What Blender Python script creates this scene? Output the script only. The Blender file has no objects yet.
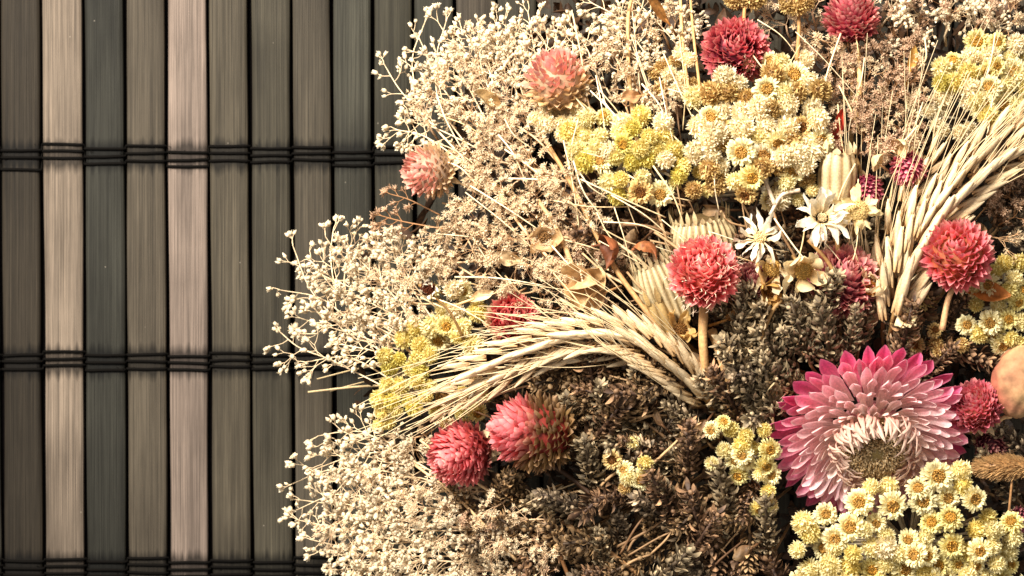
import bpy, math
import numpy as np
from mathutils import Vector, Matrix, Quaternion

# ------------------------------------------------------------------ camera, light, exposure
SC = bpy.context.scene
COL = SC.collection
S = 0.00032            # metres covered by one photo pixel on the mat
HC = 2970.0            # camera height above the mat, in those pixels
cam_d = bpy.data.cameras.new("camera")
cam = bpy.data.objects.new("camera", cam_d)
COL.objects.link(cam)
cam.location = (0, 0, HC * S)
cam_d.sensor_width = 36.0
cam_d.lens = 36.0 * HC / 1024.0
cam_d.clip_start = 0.05
cam_d.clip_end = 20.0
cam_d.dof.use_dof = True
cam_d.dof.focus_distance = (HC - 270) * S
cam_d.dof.aperture_fstop = 32.0
SC.camera = cam

w = bpy.data.worlds.new("World")
SC.world = w
w.use_nodes = True
w.node_tree.nodes["Background"].inputs[0].default_value = (1.0, 0.94, 0.88, 1)
w.node_tree.nodes["Background"].inputs[1].default_value = 0.54
ld = bpy.data.lights.new("key_softbox", 'AREA')
ld.shape = 'SQUARE'
ld.size = 0.26
ld.energy = 22.3
ld.color = (1.0, 0.925, 0.83)
key = bpy.data.objects.new("key_softbox", ld)
COL.objects.link(key)
key.location = (-0.30, 0.45, 0.62)
key.rotation_euler = (Vector((0.02, 0.02, 0.03)) - key.location).to_track_quat('-Z', 'Y').to_euler()
SC.view_settings.view_transform = 'Standard'
SC.view_settings.look = 'None'
SC.view_settings.exposure = 0.0
SC.view_settings.gamma = 1.0
SC.cycles.max_bounces = 6
SC.cycles.use_denoising = True

# ------------------------------------------------------------------ helpers
RS = np.random.RandomState


def srgb(r, g, b):
    f = lambda c: ((c / 255.0 + 0.055) / 1.055) ** 2.4 if c / 255.0 > 0.04045 else c / 255.0 / 12.92
    return np.array([f(r), f(g), f(b)])


def W(px, py, z=0.0):
    """the place at height z that the straight-down view shows at photo pixel px, py (in px units)"""
    k = (HC - z) / HC
    return np.array([(px - 512.0) * k, (288.0 - py) * k, z])


CX, CY, CR = 850.0, 400.0, 575.0


def dome(px, py):
    d2 = ((px - CX) ** 2 + (py - CY) ** 2) / CR ** 2
    return 34 + 235 * math.sqrt(max(0.0, 1 - d2))


def unit(v):
    v = np.asarray(v, float)
    return v / (np.linalg.norm(v) + 1e-12)


def frame(d, up=(0, 0, 1)):
    """columns: side, dir, normal"""
    d = unit(d)
    up = np.asarray(up, float)
    s = np.cross(d, up)
    if np.linalg.norm(s) < 1e-4:
        s = np.cross(d, (1, 0.2, 0))
    s = unit(s)
    n = np.cross(s, d)
    return np.stack([s, d, n], axis=1)


class MB:
    def __init__(self):
        self.v = []; self.c = []; self.q = []; self.t = []; self.n = 0

    def add(self, v, c, q=None, t=None):
        v = np.asarray(v, float)
        c = np.asarray(c, float)
        if c.ndim == 1:
            c = np.tile(c, (len(v), 1))
        if q is not None and len(q):
            self.q.append(np.asarray(q, int) + self.n)
        if t is not None and len(t):
            self.t.append(np.asarray(t, int) + self.n)
        self.v.append(v); self.c.append(c); self.n += len(v)

    def merge(self, o, M=None, loc=(0, 0, 0), s=1.0, tint=None):
        V = np.concatenate(o.v); C = np.concatenate(o.c)
        V = V * s
        if M is not None:
            V = V @ np.asarray(M).T
        V = V + np.asarray(loc)
        if tint is not None:
            C = C * np.asarray(tint)
        self.add(V, C, np.concatenate(o.q) if o.q else None, np.concatenate(o.t) if o.t else None)

    def tube(self, pts, r0, r1=None, col=(0.5, 0.4, 0.3), sides=5, col2=None, cap=True):
        pts = np.asarray(pts, float)
        n = len(pts)
        r1 = r0 if r1 is None else r1
        tan = np.gradient(pts, axis=0)
        tan /= (np.linalg.norm(tan, axis=1)[:, None] + 1e-9)
        up = np.array([0.13, 0.21, 1.0]) if abs(tan[0][2]) < 0.9 else np.array([1.0, 0.1, 0])
        s = unit(np.cross(tan[0], up))
        V = []
        ang = np.arange(sides) * 2 * math.pi / sides
        for i in range(n):
            s = s - tan[i] * np.dot(s, tan[i]); s = unit(s)
            b = np.cross(tan[i], s)
            r = r0 + (r1 - r0) * i / (n - 1)
            V.append(pts[i] + r * (np.cos(ang)[:, None] * s + np.sin(ang)[:, None] * b))
        V = np.concatenate(V)
        Q = []
        for i in range(n - 1):
            for j in range(sides):
                k = (j + 1) % sides
                Q.append((i * sides + j, i * sides + k, (i + 1) * sides + k, (i + 1) * sides + j))
        T = []
        if cap:
            e = (n - 1) * sides
            for j in range(1, sides - 1):
                T.append((e, e + j, e + j + 1)); T.append((0, j + 1, j))
        c = np.asarray(col, float)
        if col2 is not None:
            tt = np.repeat(np.linspace(0, 1, n), sides)[:, None]
            c = c * (1 - tt) + np.asarray(col2) * tt
        self.add(V, c, Q, T)

    def mesh(self, name):
        V = np.concatenate(self.v) * S
        C = np.concatenate(self.c)
        Q = np.concatenate(self.q) if self.q else np.zeros((0, 4), int)
        T = np.concatenate(self.t) if self.t else np.zeros((0, 3), int)
        me = bpy.data.meshes.new(name)
        me.vertices.add(len(V))
        me.vertices.foreach_set("co", V.astype(np.float32).ravel())
        loops = np.concatenate([Q.ravel(), T.ravel()]).astype(np.int32)
        me.loops.add(len(loops))
        me.loops.foreach_set("vertex_index", loops)
        nf = len(Q) + len(T)
        me.polygons.add(nf)
        st = np.concatenate([np.arange(len(Q)) * 4, len(Q) * 4 + np.arange(len(T)) * 3]).astype(np.int32)
        me.polygons.foreach_set("loop_start", st)
        me.polygons.foreach_set("use_smooth", np.ones(nf, dtype=bool))
        at = me.color_attributes.new("tint", 'FLOAT_COLOR', 'POINT')
        at.data.foreach_set("color", np.concatenate([C, np.ones((len(C), 1))], axis=1).astype(np.float32).ravel())
        me.update(calc_edges=True)
        return me

    def build(self, name, mat, parent=None, origin=(0, 0, 0)):
        if parent is not None:
            origin = parent_origin(parent)
        o0 = np.asarray(origin, float)
        self.v = [v - o0 for v in self.v]
        me = self.mesh(name)
        me.materials.append(mat)
        o = bpy.data.objects.new(name, me)
        COL.objects.link(o)
        if parent is not None:
            o.parent = parent
        else:
            o.location = o0 * S
        return o


ORIG = {}


def parent_origin(p):
    return ORIG.get(p.name, np.zeros(3))


def put(name, me, parent, loc=(0, 0, 0), R=None, s=1.0):
    """a child object sharing mesh data; loc in px units of the scene, R a 3x3 frame"""
    o = bpy.data.objects.new(name, me)
    COL.objects.link(o)
    l = np.asarray(loc, float)
    if parent is not None:
        o.parent = parent
        l = l - parent_origin(parent)
    o.location = l * S
    if R is not None:
        o.rotation_mode = 'QUATERNION'
        o.rotation_quaternion = Matrix(np.asarray(R).tolist()).to_quaternion()
    o.scale = (s, s, s)
    return o


def thing(name, label, cat, loc, group=None):
    o = bpy.data.objects.new(name, None)
    COL.objects.link(o)
    o.empty_display_size = 0.003
    o.location = np.asarray(loc, float) * S
    o["label"] = label; o["category"] = cat
    if group: o["group"] = group
    ORIG[o.name] = np.asarray(loc, float)
    return o


def spline(pts, n):
    """Catmull-Rom through pts"""
    P = [np.asarray(p, float) for p in pts]
    if len(P) == 2:
        return np.array([P[0] + (P[1] - P[0]) * t for t in np.linspace(0, 1, n)])
    P = [2 * P[0] - P[1]] + P + [2 * P[-1] - P[-2]]
    m = len(P) - 3
    out = []
    for t in np.linspace(0, m, n):
        i = min(int(t), m - 1); u = t - i
        a, b, c, d = P[i:i + 4]
        out.append(0.5 * ((2 * b) + (-a + c) * u + (2 * a - 5 * b + 4 * c - d) * u * u + (-a + 3 * b - 3 * c + d) * u ** 3))
    return np.array(out)


def petal(L, Wd, nl=6, nw=3, a0=0.0, a1=0.0, cup=0.3, shape='round', k=1.0):
    """x across, y along, z up; returns V, t, u, Q.  a0..a1: how the blade bends along its length"""
    t = np.linspace(0, 1, nl)
    ang = a0 + (a1 - a0) * t
    st = L / (nl - 1)
    y = np.concatenate([[0], np.cumsum(np.cos(ang[:-1]) * st)])
    z = np.concatenate([[0], np.cumsum(np.sin(ang[:-1]) * st)])
    if shape == 'round':
        f = (0.45 + 0.55 * np.clip(t / .72, 0, 1) ** 1.2) * np.sqrt(np.clip(1 - (np.clip(t - .66, 0, 1) / .345) ** 2.4, 0.01, 1))
    elif shape == 'point':
        f = (0.5 + 0.5 * np.sin(np.pi * np.clip(t * 1.05, 0, 1))) * np.sqrt(np.clip(1 - t ** 2.2, 0.004, 1))
    elif shape == 'strand':
        f = (0.8 + 0.2 * t) * np.sqrt(np.clip(1 - t ** 4, 0.02, 1))
    elif shape == 'leaf':
        f = np.sin(np.pi * np.clip(0.04 + 0.94 * t, 0, 1)) ** 0.8 + 0.03
    u = np.linspace(-1, 1, nw)
    TT, UU = np.meshgrid(t, u, indexing='ij')
    Wt = (f * Wd / 2)[:, None] * np.ones_like(UU)
    X = UU * Wt
    h = cup * Wt * UU ** 2
    Y = y[:, None] - np.sin(ang)[:, None] * h
    Z = z[:, None] + np.cos(ang)[:, None] * h
    V = np.stack([X.ravel(), Y.ravel(), Z.ravel()], axis=1)
    Q = []
    for i in range(nl - 1):
        for j in range(nw - 1):
            a = i * nw + j
            Q.append((a, a + 1, a + nw + 1, a + nw))
    return V, TT.ravel(), UU.ravel(), np.array(Q)


def mixc(c0, c1, t):
    t = np.clip(np.asarray(t, float), 0, 1)
    if t.ndim: t = t[:, None]
    return np.asarray(c0) * (1 - t) + np.asarray(c1) * t


def ellipsoid(R, axes, nlat=6, nlon=8, bump=0.0, rs=None):
    V = []
    for i in range(nlat + 1):
        th = math.pi * i / nlat
        for j in range(nlon):
            ph = 2 * math.pi * j / nlon
            r = 1 + (rs.uniform(-bump, bump) if rs is not None else 0)
            V.append((math.sin(th) * math.cos(ph) * r, math.sin(th) * math.sin(ph) * r, math.cos(th) * r))
    V = np.array(V) * np.asarray(axes) * R
    Q = []
    for i in range(nlat):
        for j in range(nlon):
            k = (j + 1) % nlon
            Q.append((i * nlon + j, i * nlon + k, (i + 1) * nlon + k, (i + 1) * nlon + j))
    return V, np.array(Q)


# ------------------------------------------------------------------ materials
def nn(nt, typ, **kw):
    n = nt.nodes.new(typ)
    for k, v in kw.items():
        setattr(n, k, v)
    return n


def plant_mat(name, scale=900.0, amt=0.35, rough=0.65, trans=0.25, spec=0.3, bump=0.15, stretch=(1, 1, 1), sheen=0.0):
    m = bpy.data.materials.new(name); m.use_nodes = True
    nt = m.node_tree; L = nt.links
    bs = nt.nodes["Principled BSDF"]; out = nt.nodes["Material Output"]
    at = nn(nt, "ShaderNodeAttribute"); at.attribute_name = "tint"
    tc = nn(nt, "ShaderNodeTexCoord")
    mp = nn(nt, "ShaderNodeMapping"); mp.inputs["Scale"].default_value = stretch
    no = nn(nt, "ShaderNodeTexNoise"); no.inputs["Scale"].default_value = scale; no.inputs["Detail"].default_value = 4
    L.new(tc.outputs["Object"], mp.inputs["Vector"]); L.new(mp.outputs[0], no.inputs["Vector"])
    mr = nn(nt, "ShaderNodeMapRange")
    mr.inputs["From Min"].default_value = 0.25; mr.inputs["From Max"].default_value = 0.75
    mr.inputs["To Min"].default_value = 1 - amt; mr.inputs["To Max"].default_value = 1 + amt * 0.6
    L.new(no.outputs[0], mr.inputs["Value"])
    oi = nn(nt, "ShaderNodeObjectInfo")
    m2 = nn(nt, "ShaderNodeMapRange"); m2.inputs["To Min"].default_value = 0.86; m2.inputs["To Max"].default_value = 1.12
    L.new(oi.outputs["Random"], m2.inputs["Value"])
    mu = nn(nt, "ShaderNodeMath", operation='MULTIPLY')
    L.new(mr.outputs[0], mu.inputs[0]); L.new(m2.outputs[0], mu.inputs[1])
    vm = nn(nt, "ShaderNodeVectorMath", operation='SCALE')
    L.new(at.outputs["Color"], vm.inputs[0]); L.new(mu.outputs[0], vm.inputs["Scale"])
    hs = nn(nt, "ShaderNodeHueSaturation")
    L.new(vm.outputs[0], hs.inputs["Color"])
    L.new(hs.outputs[0], bs.inputs["Base Color"])
    bs.inputs["Roughness"].default_value = rough
    bs.inputs["Specular IOR Level"].default_value = spec
    bp = nn(nt, "ShaderNodeBump"); bp.inputs["Strength"].default_value = bump; bp.inputs["Distance"].default_value = 0.0006
    L.new(no.outputs[0], bp.inputs["Height"]); L.new(bp.outputs[0], bs.inputs["Normal"])
    if trans > 0:
        tr = nn(nt, "ShaderNodeBsdfTranslucent"); mx = nn(nt, "ShaderNodeMixShader")
        mx.inputs[0].default_value = trans
        L.new(hs.outputs[0], tr.inputs["Color"])
        L.new(bs.outputs[0], mx.inputs[1]); L.new(tr.outputs[0], mx.inputs[2]); L.new(mx.outputs[0], out.inputs["Surface"])
    return m


M_PETAL = plant_mat("papery_petal", 1400, 0.22, 0.5, 0.3, 0.4)
M_BUD = plant_mat("dry_blossom", 2500, 0.22, 0.7, 0.2, 0.25, 0.1)
M_STEM = plant_mat("dry_stem", 900, 0.35, 0.6, 0.0, 0.3, 0.3)
M_STRAW = plant_mat("straw", 1600, 0.28, 0.42, 0.14, 0.5, 0.2)
M_SEED = plant_mat("seed_husk", 1300, 0.45, 0.6, 0.08, 0.35, 0.3)
M_LEAF = plant_mat("dead_leaf", 700, 0.45, 0.6, 0.2, 0.35, 0.4)
M_POD = plant_mat("pod_skin", 320, 0.5, 0.7, 0.0, 0.2, 0.6)


def slat_mat():
    m = bpy.data.materials.new("stained_bamboo"); m.use_nodes = True
    nt = m.node_tree; L = nt.links; bs = nt.nodes["Principled BSDF"]
    oi = nn(nt, "ShaderNodeObjectInfo"); tc = nn(nt, "ShaderNodeTexCoord")
    off = nn(nt, "ShaderNodeVectorMath", operation='ADD')
    rv = nn(nt, "ShaderNodeCombineXYZ")
    rm = nn(nt, "ShaderNodeMath", operation='MULTIPLY'); rm.inputs[1].default_value = 7.3
    L.new(oi.outputs["Random"], rm.inputs[0]); L.new(rm.outputs[0], rv.inputs[0]); L.new(rm.outputs[0], rv.inputs[1])
    L.new(tc.outputs["Object"], off.inputs[0]); L.new(rv.outputs[0], off.inputs[1])

    def noise(sc, st, det=3, rough=0.5):
        mp = nn(nt, "ShaderNodeMapping"); mp.inputs["Scale"].default_value = st
        n = nn(nt, "ShaderNodeTexNoise"); n.inputs["Scale"].default_value = sc; n.inputs["Detail"].default_value = det
        n.inputs["Roughness"].default_value = rough
        L.new(off.outputs[0], mp.inputs["Vector"]); L.new(mp.outputs[0], n.inputs["Vector"])
        return n.outputs[0]

    def rng(v, a, b, c, d):
        r = nn(nt, "ShaderNodeMapRange")
        for k_, x in zip(("From Min", "From Max", "To Min", "To Max"), (a, b, c, d)):
            r.inputs[k_].default_value = x
        L.new(v, r.inputs["Value"]); return r.outputs[0]

    def mul(a, b):
        r = nn(nt, "ShaderNodeMath", operation='MULTIPLY'); L.new(a, r.inputs[0]); L.new(b, r.inputs[1]); return r.outputs[0]
    fine = noise(1.0, (2300, 14, 1), 3, 0.7)
    hair = noise(1.0, (5200, 40, 1), 2, 0.7)
    broad = noise(1.0, (700, 7, 1), 3)
    blot = noise(1.0, (60, 16, 1), 5, 0.6)
    f = mul(mul(rng(fine, 0.34, 0.66, 0.62, 1.36), rng(broad, 0.3, 0.7, 0.78, 1.18)), rng(blot, 0.3, 0.72, 0.6, 1.25))
    f = mul(f, rng(hair, 0.3, 0.7, 0.75, 1.25))
    # bamboo joints: a wavy line across the slat with a dark bloom on one side of it
    sep = nn(nt, "ShaderNodeSeparateXYZ"); L.new(off.outputs[0], sep.inputs[0])
    wob_ = rng(noise(1.0, (120, 20, 1), 2), 0, 1, -0.0012, 0.0012)
    ad = nn(nt, "ShaderNodeMath", operation='ADD'); L.new(sep.outputs[1], ad.inputs[0]); L.new(wob_, ad.inputs[1])
    dv = nn(nt, "ShaderNodeMath", operation='DIVIDE'); L.new(ad.outputs[0], dv.inputs[0]); dv.inputs[1].default_value = 0.23
    fr = nn(nt, "ShaderNodeMath", operation='FRACT'); L.new(dv.outputs[0], fr.inputs[0])
    f = mul(f, rng(fr.outputs[0], 0.35, 0.93, 1.0, 0.74))
    f = mul(f, rng(fr.outputs[0], 0.955, 1.0, 1.0, 1.35))
    ln = nn(nt, "ShaderNodeMath", operation='SUBTRACT'); L.new(fr.outputs[0], ln.inputs[0]); ln.inputs[1].default_value = 0.965
    la = nn(nt, "ShaderNodeMath", operation='ABSOLUTE'); L.new(ln.outputs[0], la.inputs[0])
        # slats darkened in a ragged band around each row of threads
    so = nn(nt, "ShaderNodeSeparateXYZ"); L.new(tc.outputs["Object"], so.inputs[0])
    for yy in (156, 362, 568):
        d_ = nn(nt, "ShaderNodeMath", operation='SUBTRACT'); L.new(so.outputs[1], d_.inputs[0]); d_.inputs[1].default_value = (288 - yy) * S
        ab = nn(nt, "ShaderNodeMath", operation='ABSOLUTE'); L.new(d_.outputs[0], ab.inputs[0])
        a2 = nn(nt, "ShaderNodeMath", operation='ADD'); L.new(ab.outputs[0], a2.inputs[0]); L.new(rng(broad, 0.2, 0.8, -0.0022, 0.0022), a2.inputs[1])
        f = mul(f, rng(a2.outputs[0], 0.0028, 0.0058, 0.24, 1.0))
    vo = nn(nt, "ShaderNodeTexVoronoi"); vo.inputs["Scale"].default_value = 130
    L.new(off.outputs[0], vo.inputs["Vector"])
    sp = rng(vo.outputs["Distance"], 0.02, 0.035, 1.0, 0.0)
    vm = nn(nt, "ShaderNodeVectorMath", operation='SCALE')
    L.new(oi.outputs["Color"], vm.inputs[0]); L.new(f, vm.inputs["Scale"])
    mx = nn(nt, "ShaderNodeMix", data_type='RGBA')
    spf = nn(nt, "ShaderNodeMath", operation='MULTIPLY'); spf.inputs[1].default_value = 0.22
    L.new(sp, spf.inputs[0]); L.new(spf.outputs[0], mx.inputs[0])
    L.new(vm.outputs[0], mx.inputs[6]); mx.inputs[7].default_value = (0.55, 0.48, 0.38, 1)
    L.new(mx.outputs[2], bs.inputs["Base Color"])
    bs.inputs["Roughness"].default_value = 0.6
    bs.inputs["Specular IOR Level"].default_value = 0.12
    bp = nn(nt, "ShaderNodeBump"); bp.inputs["Strength"].default_value = 0.5; bp.inputs["Distance"].default_value = 0.0004
    L.new(fine, bp.inputs["Height"]); L.new(bp.outputs[0], bs.inputs["Normal"])
    return m


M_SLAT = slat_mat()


def plain(name, col, rough=0.9, bumpscale=None):
    m = bpy.data.materials.new(name); m.use_nodes = True
    nt = m.node_tree; b = nt.nodes["Principled BSDF"]
    no = nn(nt, "ShaderNodeTexNoise"); no.inputs["Scale"].default_value = bumpscale or 800
    cr = nn(nt, "ShaderNodeValToRGB")
    cr.color_ramp.elements[0].color = (*[c * 0.6 for c in col], 1); cr.color_ramp.elements[1].color = (*[c * 1.5 for c in col], 1)
    nt.links.new(no.outputs[0], cr.inputs[0]); nt.links.new(cr.outputs[0], b.inputs["Base Color"])
    b.inputs["Roughness"].default_value = rough
    b.inputs["Specular IOR Level"].default_value = 0.02
    return m


M_CORD = plain("black_thread", (0.0045, 0.004, 0.0035), 0.95, 3000)
M_TABLE = plain("dark_table", (0.006, 0.005, 0.005), 0.9)

# ------------------------------------------------------------------ the table and the bamboo mat
tb = MB()
tb.add(np.array([(-1800, -1400, -14), (1800, -1400, -14), (1800, 1400, -14), (-1800, 1400, -14)]), (0.1, 0.1, 0.1), [(0, 1, 2, 3)])
t_ = tb.build("tabletop", M_TABLE); t_["kind"] = "structure"

mat_ = thing("bamboo_mat", "bamboo slat mat in brown, grey and pale tan strips stitched with black cord", "mat", (0, 0, -8))
edges_top = [-1, 40.5, 82.5, 124.5, 166, 207.5, 249, 291, 331.5, 372, 413, 454.5, 496.5, 538, 580]
edges_bot = [2.5, 44, 86.5, 127, 168, 210.5, 252.5, 294, 335, 377, 418.5, 460, 501.5, 543, 584.5]
for i in range(1, 7):
    edges_top.insert(0, edges_top[0] - 41.5); edges_bot.insert(0, edges_bot[0] - 41.5)
while edges_top[-1] < 1300:
    edges_top.append(edges_top[-1] + 41.5); edges_bot.append(edges_bot[-1] + 41.6)
slc = {0: (74, 66, 54), 1: (172, 154, 134), 2: (73, 72, 63), 3: (114, 104, 88), 4: (182, 162, 146), 5: (112, 103, 86), 6: (96, 90, 75),
       7: (112, 103, 87), 8: (88, 86, 74), 9: (84, 80, 66), 10: (78, 76, 64), 11: (96, 87, 74), 12: (90, 84, 70), 13: (86, 80, 68)}
rs = RS(3)
slat_geo = []
for i in range(len(edges_top) - 1):
    k = i - 6
    x0t, x1t, x0b, x1b = edges_top[i], edges_top[i + 1], edges_bot[i], edges_bot[i + 1]
    b = MB()
    ny = 44
    prof = [(-1, -8), (-1, -2.2), (-0.95, -0.7), (-0.8, 0), (-0.3, 0.45), (0.3, 0.45), (0.8, 0), (0.95, -0.7), (1, -2.2), (1, -8)]
    V = []
    wob = rs.uniform(-1, 1, 8)
    for j in range(ny + 1):
        f = -0.45 + 1.9 * j / ny
        py = f * 576
        xc = ((x0t + x1t) / 2) * (1 - f) + ((x0b + x1b) / 2) * f
        w_ = (x1t - x0t) / 2 - 1.75 - rs.uniform(0, .12)
        wl = w_ + 0.5 * math.sin(f * 6 + wob[0] * 3) + 0.25 * math.sin(f * 15 + wob[1] * 5)
        wr = w_ + 0.5 * math.sin(f * 5 + wob[2] * 3) + 0.25 * math.sin(f * 17 + wob[3] * 5)
        for (u, z) in prof:
            V.append(np.array([xc + u * (wr if u > 0 else wl) - 512, 288 - py, z + 0.25 * math.sin(f * 4 + wob[4] * 4)]))
    npf = len(prof)
    Q = [(j * npf + a, j * npf + a + 1, (j + 1) * npf + a + 1, (j + 1) * npf + a) for j in range(ny) for a in range(npf - 1)]
    b.add(V, (1, 1, 1), Q)
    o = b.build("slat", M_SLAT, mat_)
    c = srgb(*slc[k]) if k in slc else srgb(*[(104, 96, 80), (86, 82, 70), (120, 108, 90), (92, 86, 72)][i % 4])
    o.color = (*(c * np.array([0.35, 0.35, 0.355])), 1)
    slat_geo.append((x0t, x1t, x0b, x1b))

# stitching threads: over every slat, down into every gap
offs = {0: 2, 1: -5, 2: 0.5, 3: -3, 4: 4, 5: -3, 6: 0, 7: -3, 8: 3, 9: -1, 10: 0, 11: 3, 12: -2, 13: 2}
for row, y0 in enumerate((-52, 156, 362, 568, 778)):
    for th in range(3):
        pts = []
        for i, (a, bb, c_, d_) in enumerate(slat_geo):
            k = i - 6
            f = y0 / 576.0
            xa = a * (1 - f) + c_ * f; xb = bb * (1 - f) + d_ * f
            oy = (offs.get(k, (i * 7 % 5) - 2) if row == 1 else (offs.get(k, (i * 7 % 5) - 2) * 0.55 + ((i * 5 + row) % 4 - 1.5) * 0.8))
            yy = y0 + oy + (th - 1) * (7.0 + rs.uniform(-0.8, 0.8)) + (5 if (k == 0 and th == 2 and row == 1) else 0)
            ya, yb = yy + rs.uniform(-.6, .6), yy + rs.uniform(-.6, .6)
            X = xa - 512; X2 = xb - 512
            pts += [(X + 0.6, 288 - ya, -4.5), (X + 1.9, 288 - ya, -0.2), (X + 4.5, 288 - ya, 1.3), ((X + X2) / 2, 288 - (ya + yb) / 2 - rs.uniform(-.5, .5), 1.75),
                    (X2 - 4.5, 288 - yb, 1.3), (X2 - 1.9, 288 - yb, -0.2), (X2 - 0.6, 288 - yb, -4.5)]
        b = MB(); b.tube(pts, 1.45, 1.45, (0.01, 0.01, 0.01), 6)
        # loose fibres of the thread
        for q in range(420):
            p = pts[rs.randint(len(pts))]
            if p[2] < 0: continue
            p = np.array(p) + (rs.uniform(-14, 14), 0, 0)
            d = np.array([rs.uniform(-3, 3), rs.uniform(-2.4, 2.4), rs.uniform(-.6, .8)])
            b.tube([p, p + d * .5 + (0, 0, .3), p + d], 0.4, 0.2, (0.01, 0.01, 0.01), 3, cap=False)
        b.build("cord", M_CORD, mat_)

# ------------------------------------------------------------------ palette
CREAM = srgb(246, 228, 190); CREAM2 = srgb(232, 205, 160)
TAN = srgb(190, 155, 112); BROWN = srgb(104, 72, 46); DARK = srgb(58, 42, 28)
STRAW = srgb(226, 196, 142); STRAWD = srgb(176, 138, 86)
YEL = srgb(240, 226, 140); YELP = srgb(246, 236, 182); YELG = srgb(214, 200, 84); GOLD = srgb(196, 140, 50)
CRIM = srgb(212, 48, 84); PINK = srgb(228, 78, 96); MAG = srgb(214, 54, 118); SALM = srgb(238, 146, 122)

BASE = W(850, 430, 40)     # where all stalks come together, deep inside


def stalk(parent, tip, axis, r=2.2, col=STRAWD, name="stem", depth=0.6, n=9, col2=None):
    tip = np.asarray(tip, float)
    a = unit(axis)
    m1 = tip - a * 28
    m2 = m1 + (BASE - m1) * 0.35 + np.array([0, 0, -18])
    e = m1 + (BASE - m1) * depth; e[2] = max(12, e[2] - 30)
    b = MB()
    b.tube(spline([tip, m1, m2, e], n), r * 0.85, r, col if col2 is None else col2, 6, col2=col)
    return b.build(name, M_STEM, parent)


# ------------------------------------------------------------------ labels for the many look-alikes
LAND = [("the big pink strawflower", 870, 428), ("the amaranth on the bare stem", 704, 275), ("the deep crimson amaranth", 735, 50),
        ("the half brown amaranth", 540, 433), ("the coral amaranth", 466, 453), ("the peach amaranth", 430, 172),
        ("the salmon amaranth", 558, 82), ("the red bloom under the awns", 512, 320), ("the vivid pink amaranth", 957, 258),
        ("the compact pink amaranth", 976, 408), ("the cream everlasting cluster", 765, 110), ("the lemon yellow everlasting cluster", 620, 160),
        ("the cream star flowers", 790, 235), ("the ribbed cream pod", 838, 175), ("the four-headed yellow cluster", 637, 462),
        ("the small-headed yellow cluster", 740, 460), ("the arching wheat ear", 590, 345), ("the blushing pod at the frame edge", 1012, 380),
        ("the two magenta buds", 890, 178), ("the crimson bloom at the top", 850, 20), ("the white withered daisy", 428, 288), ("the cloth-like brown leaf", 615, 245),
        ("the lowest mat cord", 330, 566), ("the middle mat cord", 300, 362), ("the top mat cord", 395, 150), ("the loose awn tips", 320, 385),
        ("the greenish yellow knobs", 400, 370), ("the lowest everlasting cluster", 900, 530), ("the right wheat ears", 975, 165), ("the soft yellow cluster", 970, 80)]
USED = {}


def where(px, py):
    best = sorted(LAND, key=lambda l: (l[1] - px) ** 2 + (l[2] - py) ** 2)
    for l in best[:6]:
        dx, dy = px - l[1], py - l[2]
        a = math.degrees(math.atan2(-dy, dx)) % 360
        d = ["right of", "up and right of", "above", "up and left of", "left of", "down and left of", "below", "down and right of"][int((a + 22.5) // 45) % 8]
        if math.hypot(dx, dy) < 16: d = "touching"
        yield d + " " + l[0]


def uniq(prefix, px, py, words=("", "small ", "wider ", "narrow ", "tilted ")):
    for wv in where(px, py):
        s_ = f"{prefix} {wv}"
        if s_ not in USED:
            USED[s_] = 1; return s_
    wv = next(where(px, py))
    for o in ("second", "third", "fourth", "fifth", "sixth", "seventh", "eighth", "ninth", "tenth", "eleventh", "twelfth", "thirteenth", "fourteenth", "fifteenth", "sixteenth",
              "seventeenth", "eighteenth", "nineteenth", "twentieth"):
        s_ = f"{o} {prefix} {wv}"
        if s_ not in USED:
            USED[s_] = 1; return s_
    return f"{prefix} {wv}"


# ------------------------------------------------------------------ dark tangle under everything
rs = RS(11)
b = MB()
lt = [petal(22, 8, 5, 3, rs.uniform(-.5, .5), rs.uniform(-1.5, 1.5), rs.uniform(-.9, .9), 'leaf') for _ in range(8)]
cnt = 0
while cnt < 5200:
    a = rs.uniform(0, 2 * math.pi); r = CR * 0.86 * math.sqrt(rs.uniform(0, 1))
    px, py = CX + r * math.cos(a), CY + r * math.sin(a)
    if px > 1060 or py > 620 or py < -30 or px < 350: continue
    if px < 470 and rs.uniform() < 0.75: continue
    z = dome(px, py) * rs.uniform(0.25, 0.8) - 6
    V, t, u, Q = lt[rs.randint(8)]
    d = rs.normal(size=3); d[2] *= 0.7
    M = frame(d, rs.normal(size=3))
    c = mixc(DARK, BROWN, rs.uniform(0, .9)) * rs.uniform(0.3, 0.9)
    b.add((V * rs.uniform(.6, 1.4)) @ M.T + W(px, py, max(z, 8)), c, Q)
    cnt += 1
o = b.build("dried_foliage", M_LEAF)
o["kind"] = "stuff"; o["label"] = "dark crumpled dried foliage deep inside the bouquet"; o["category"] = "foliage"

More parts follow.
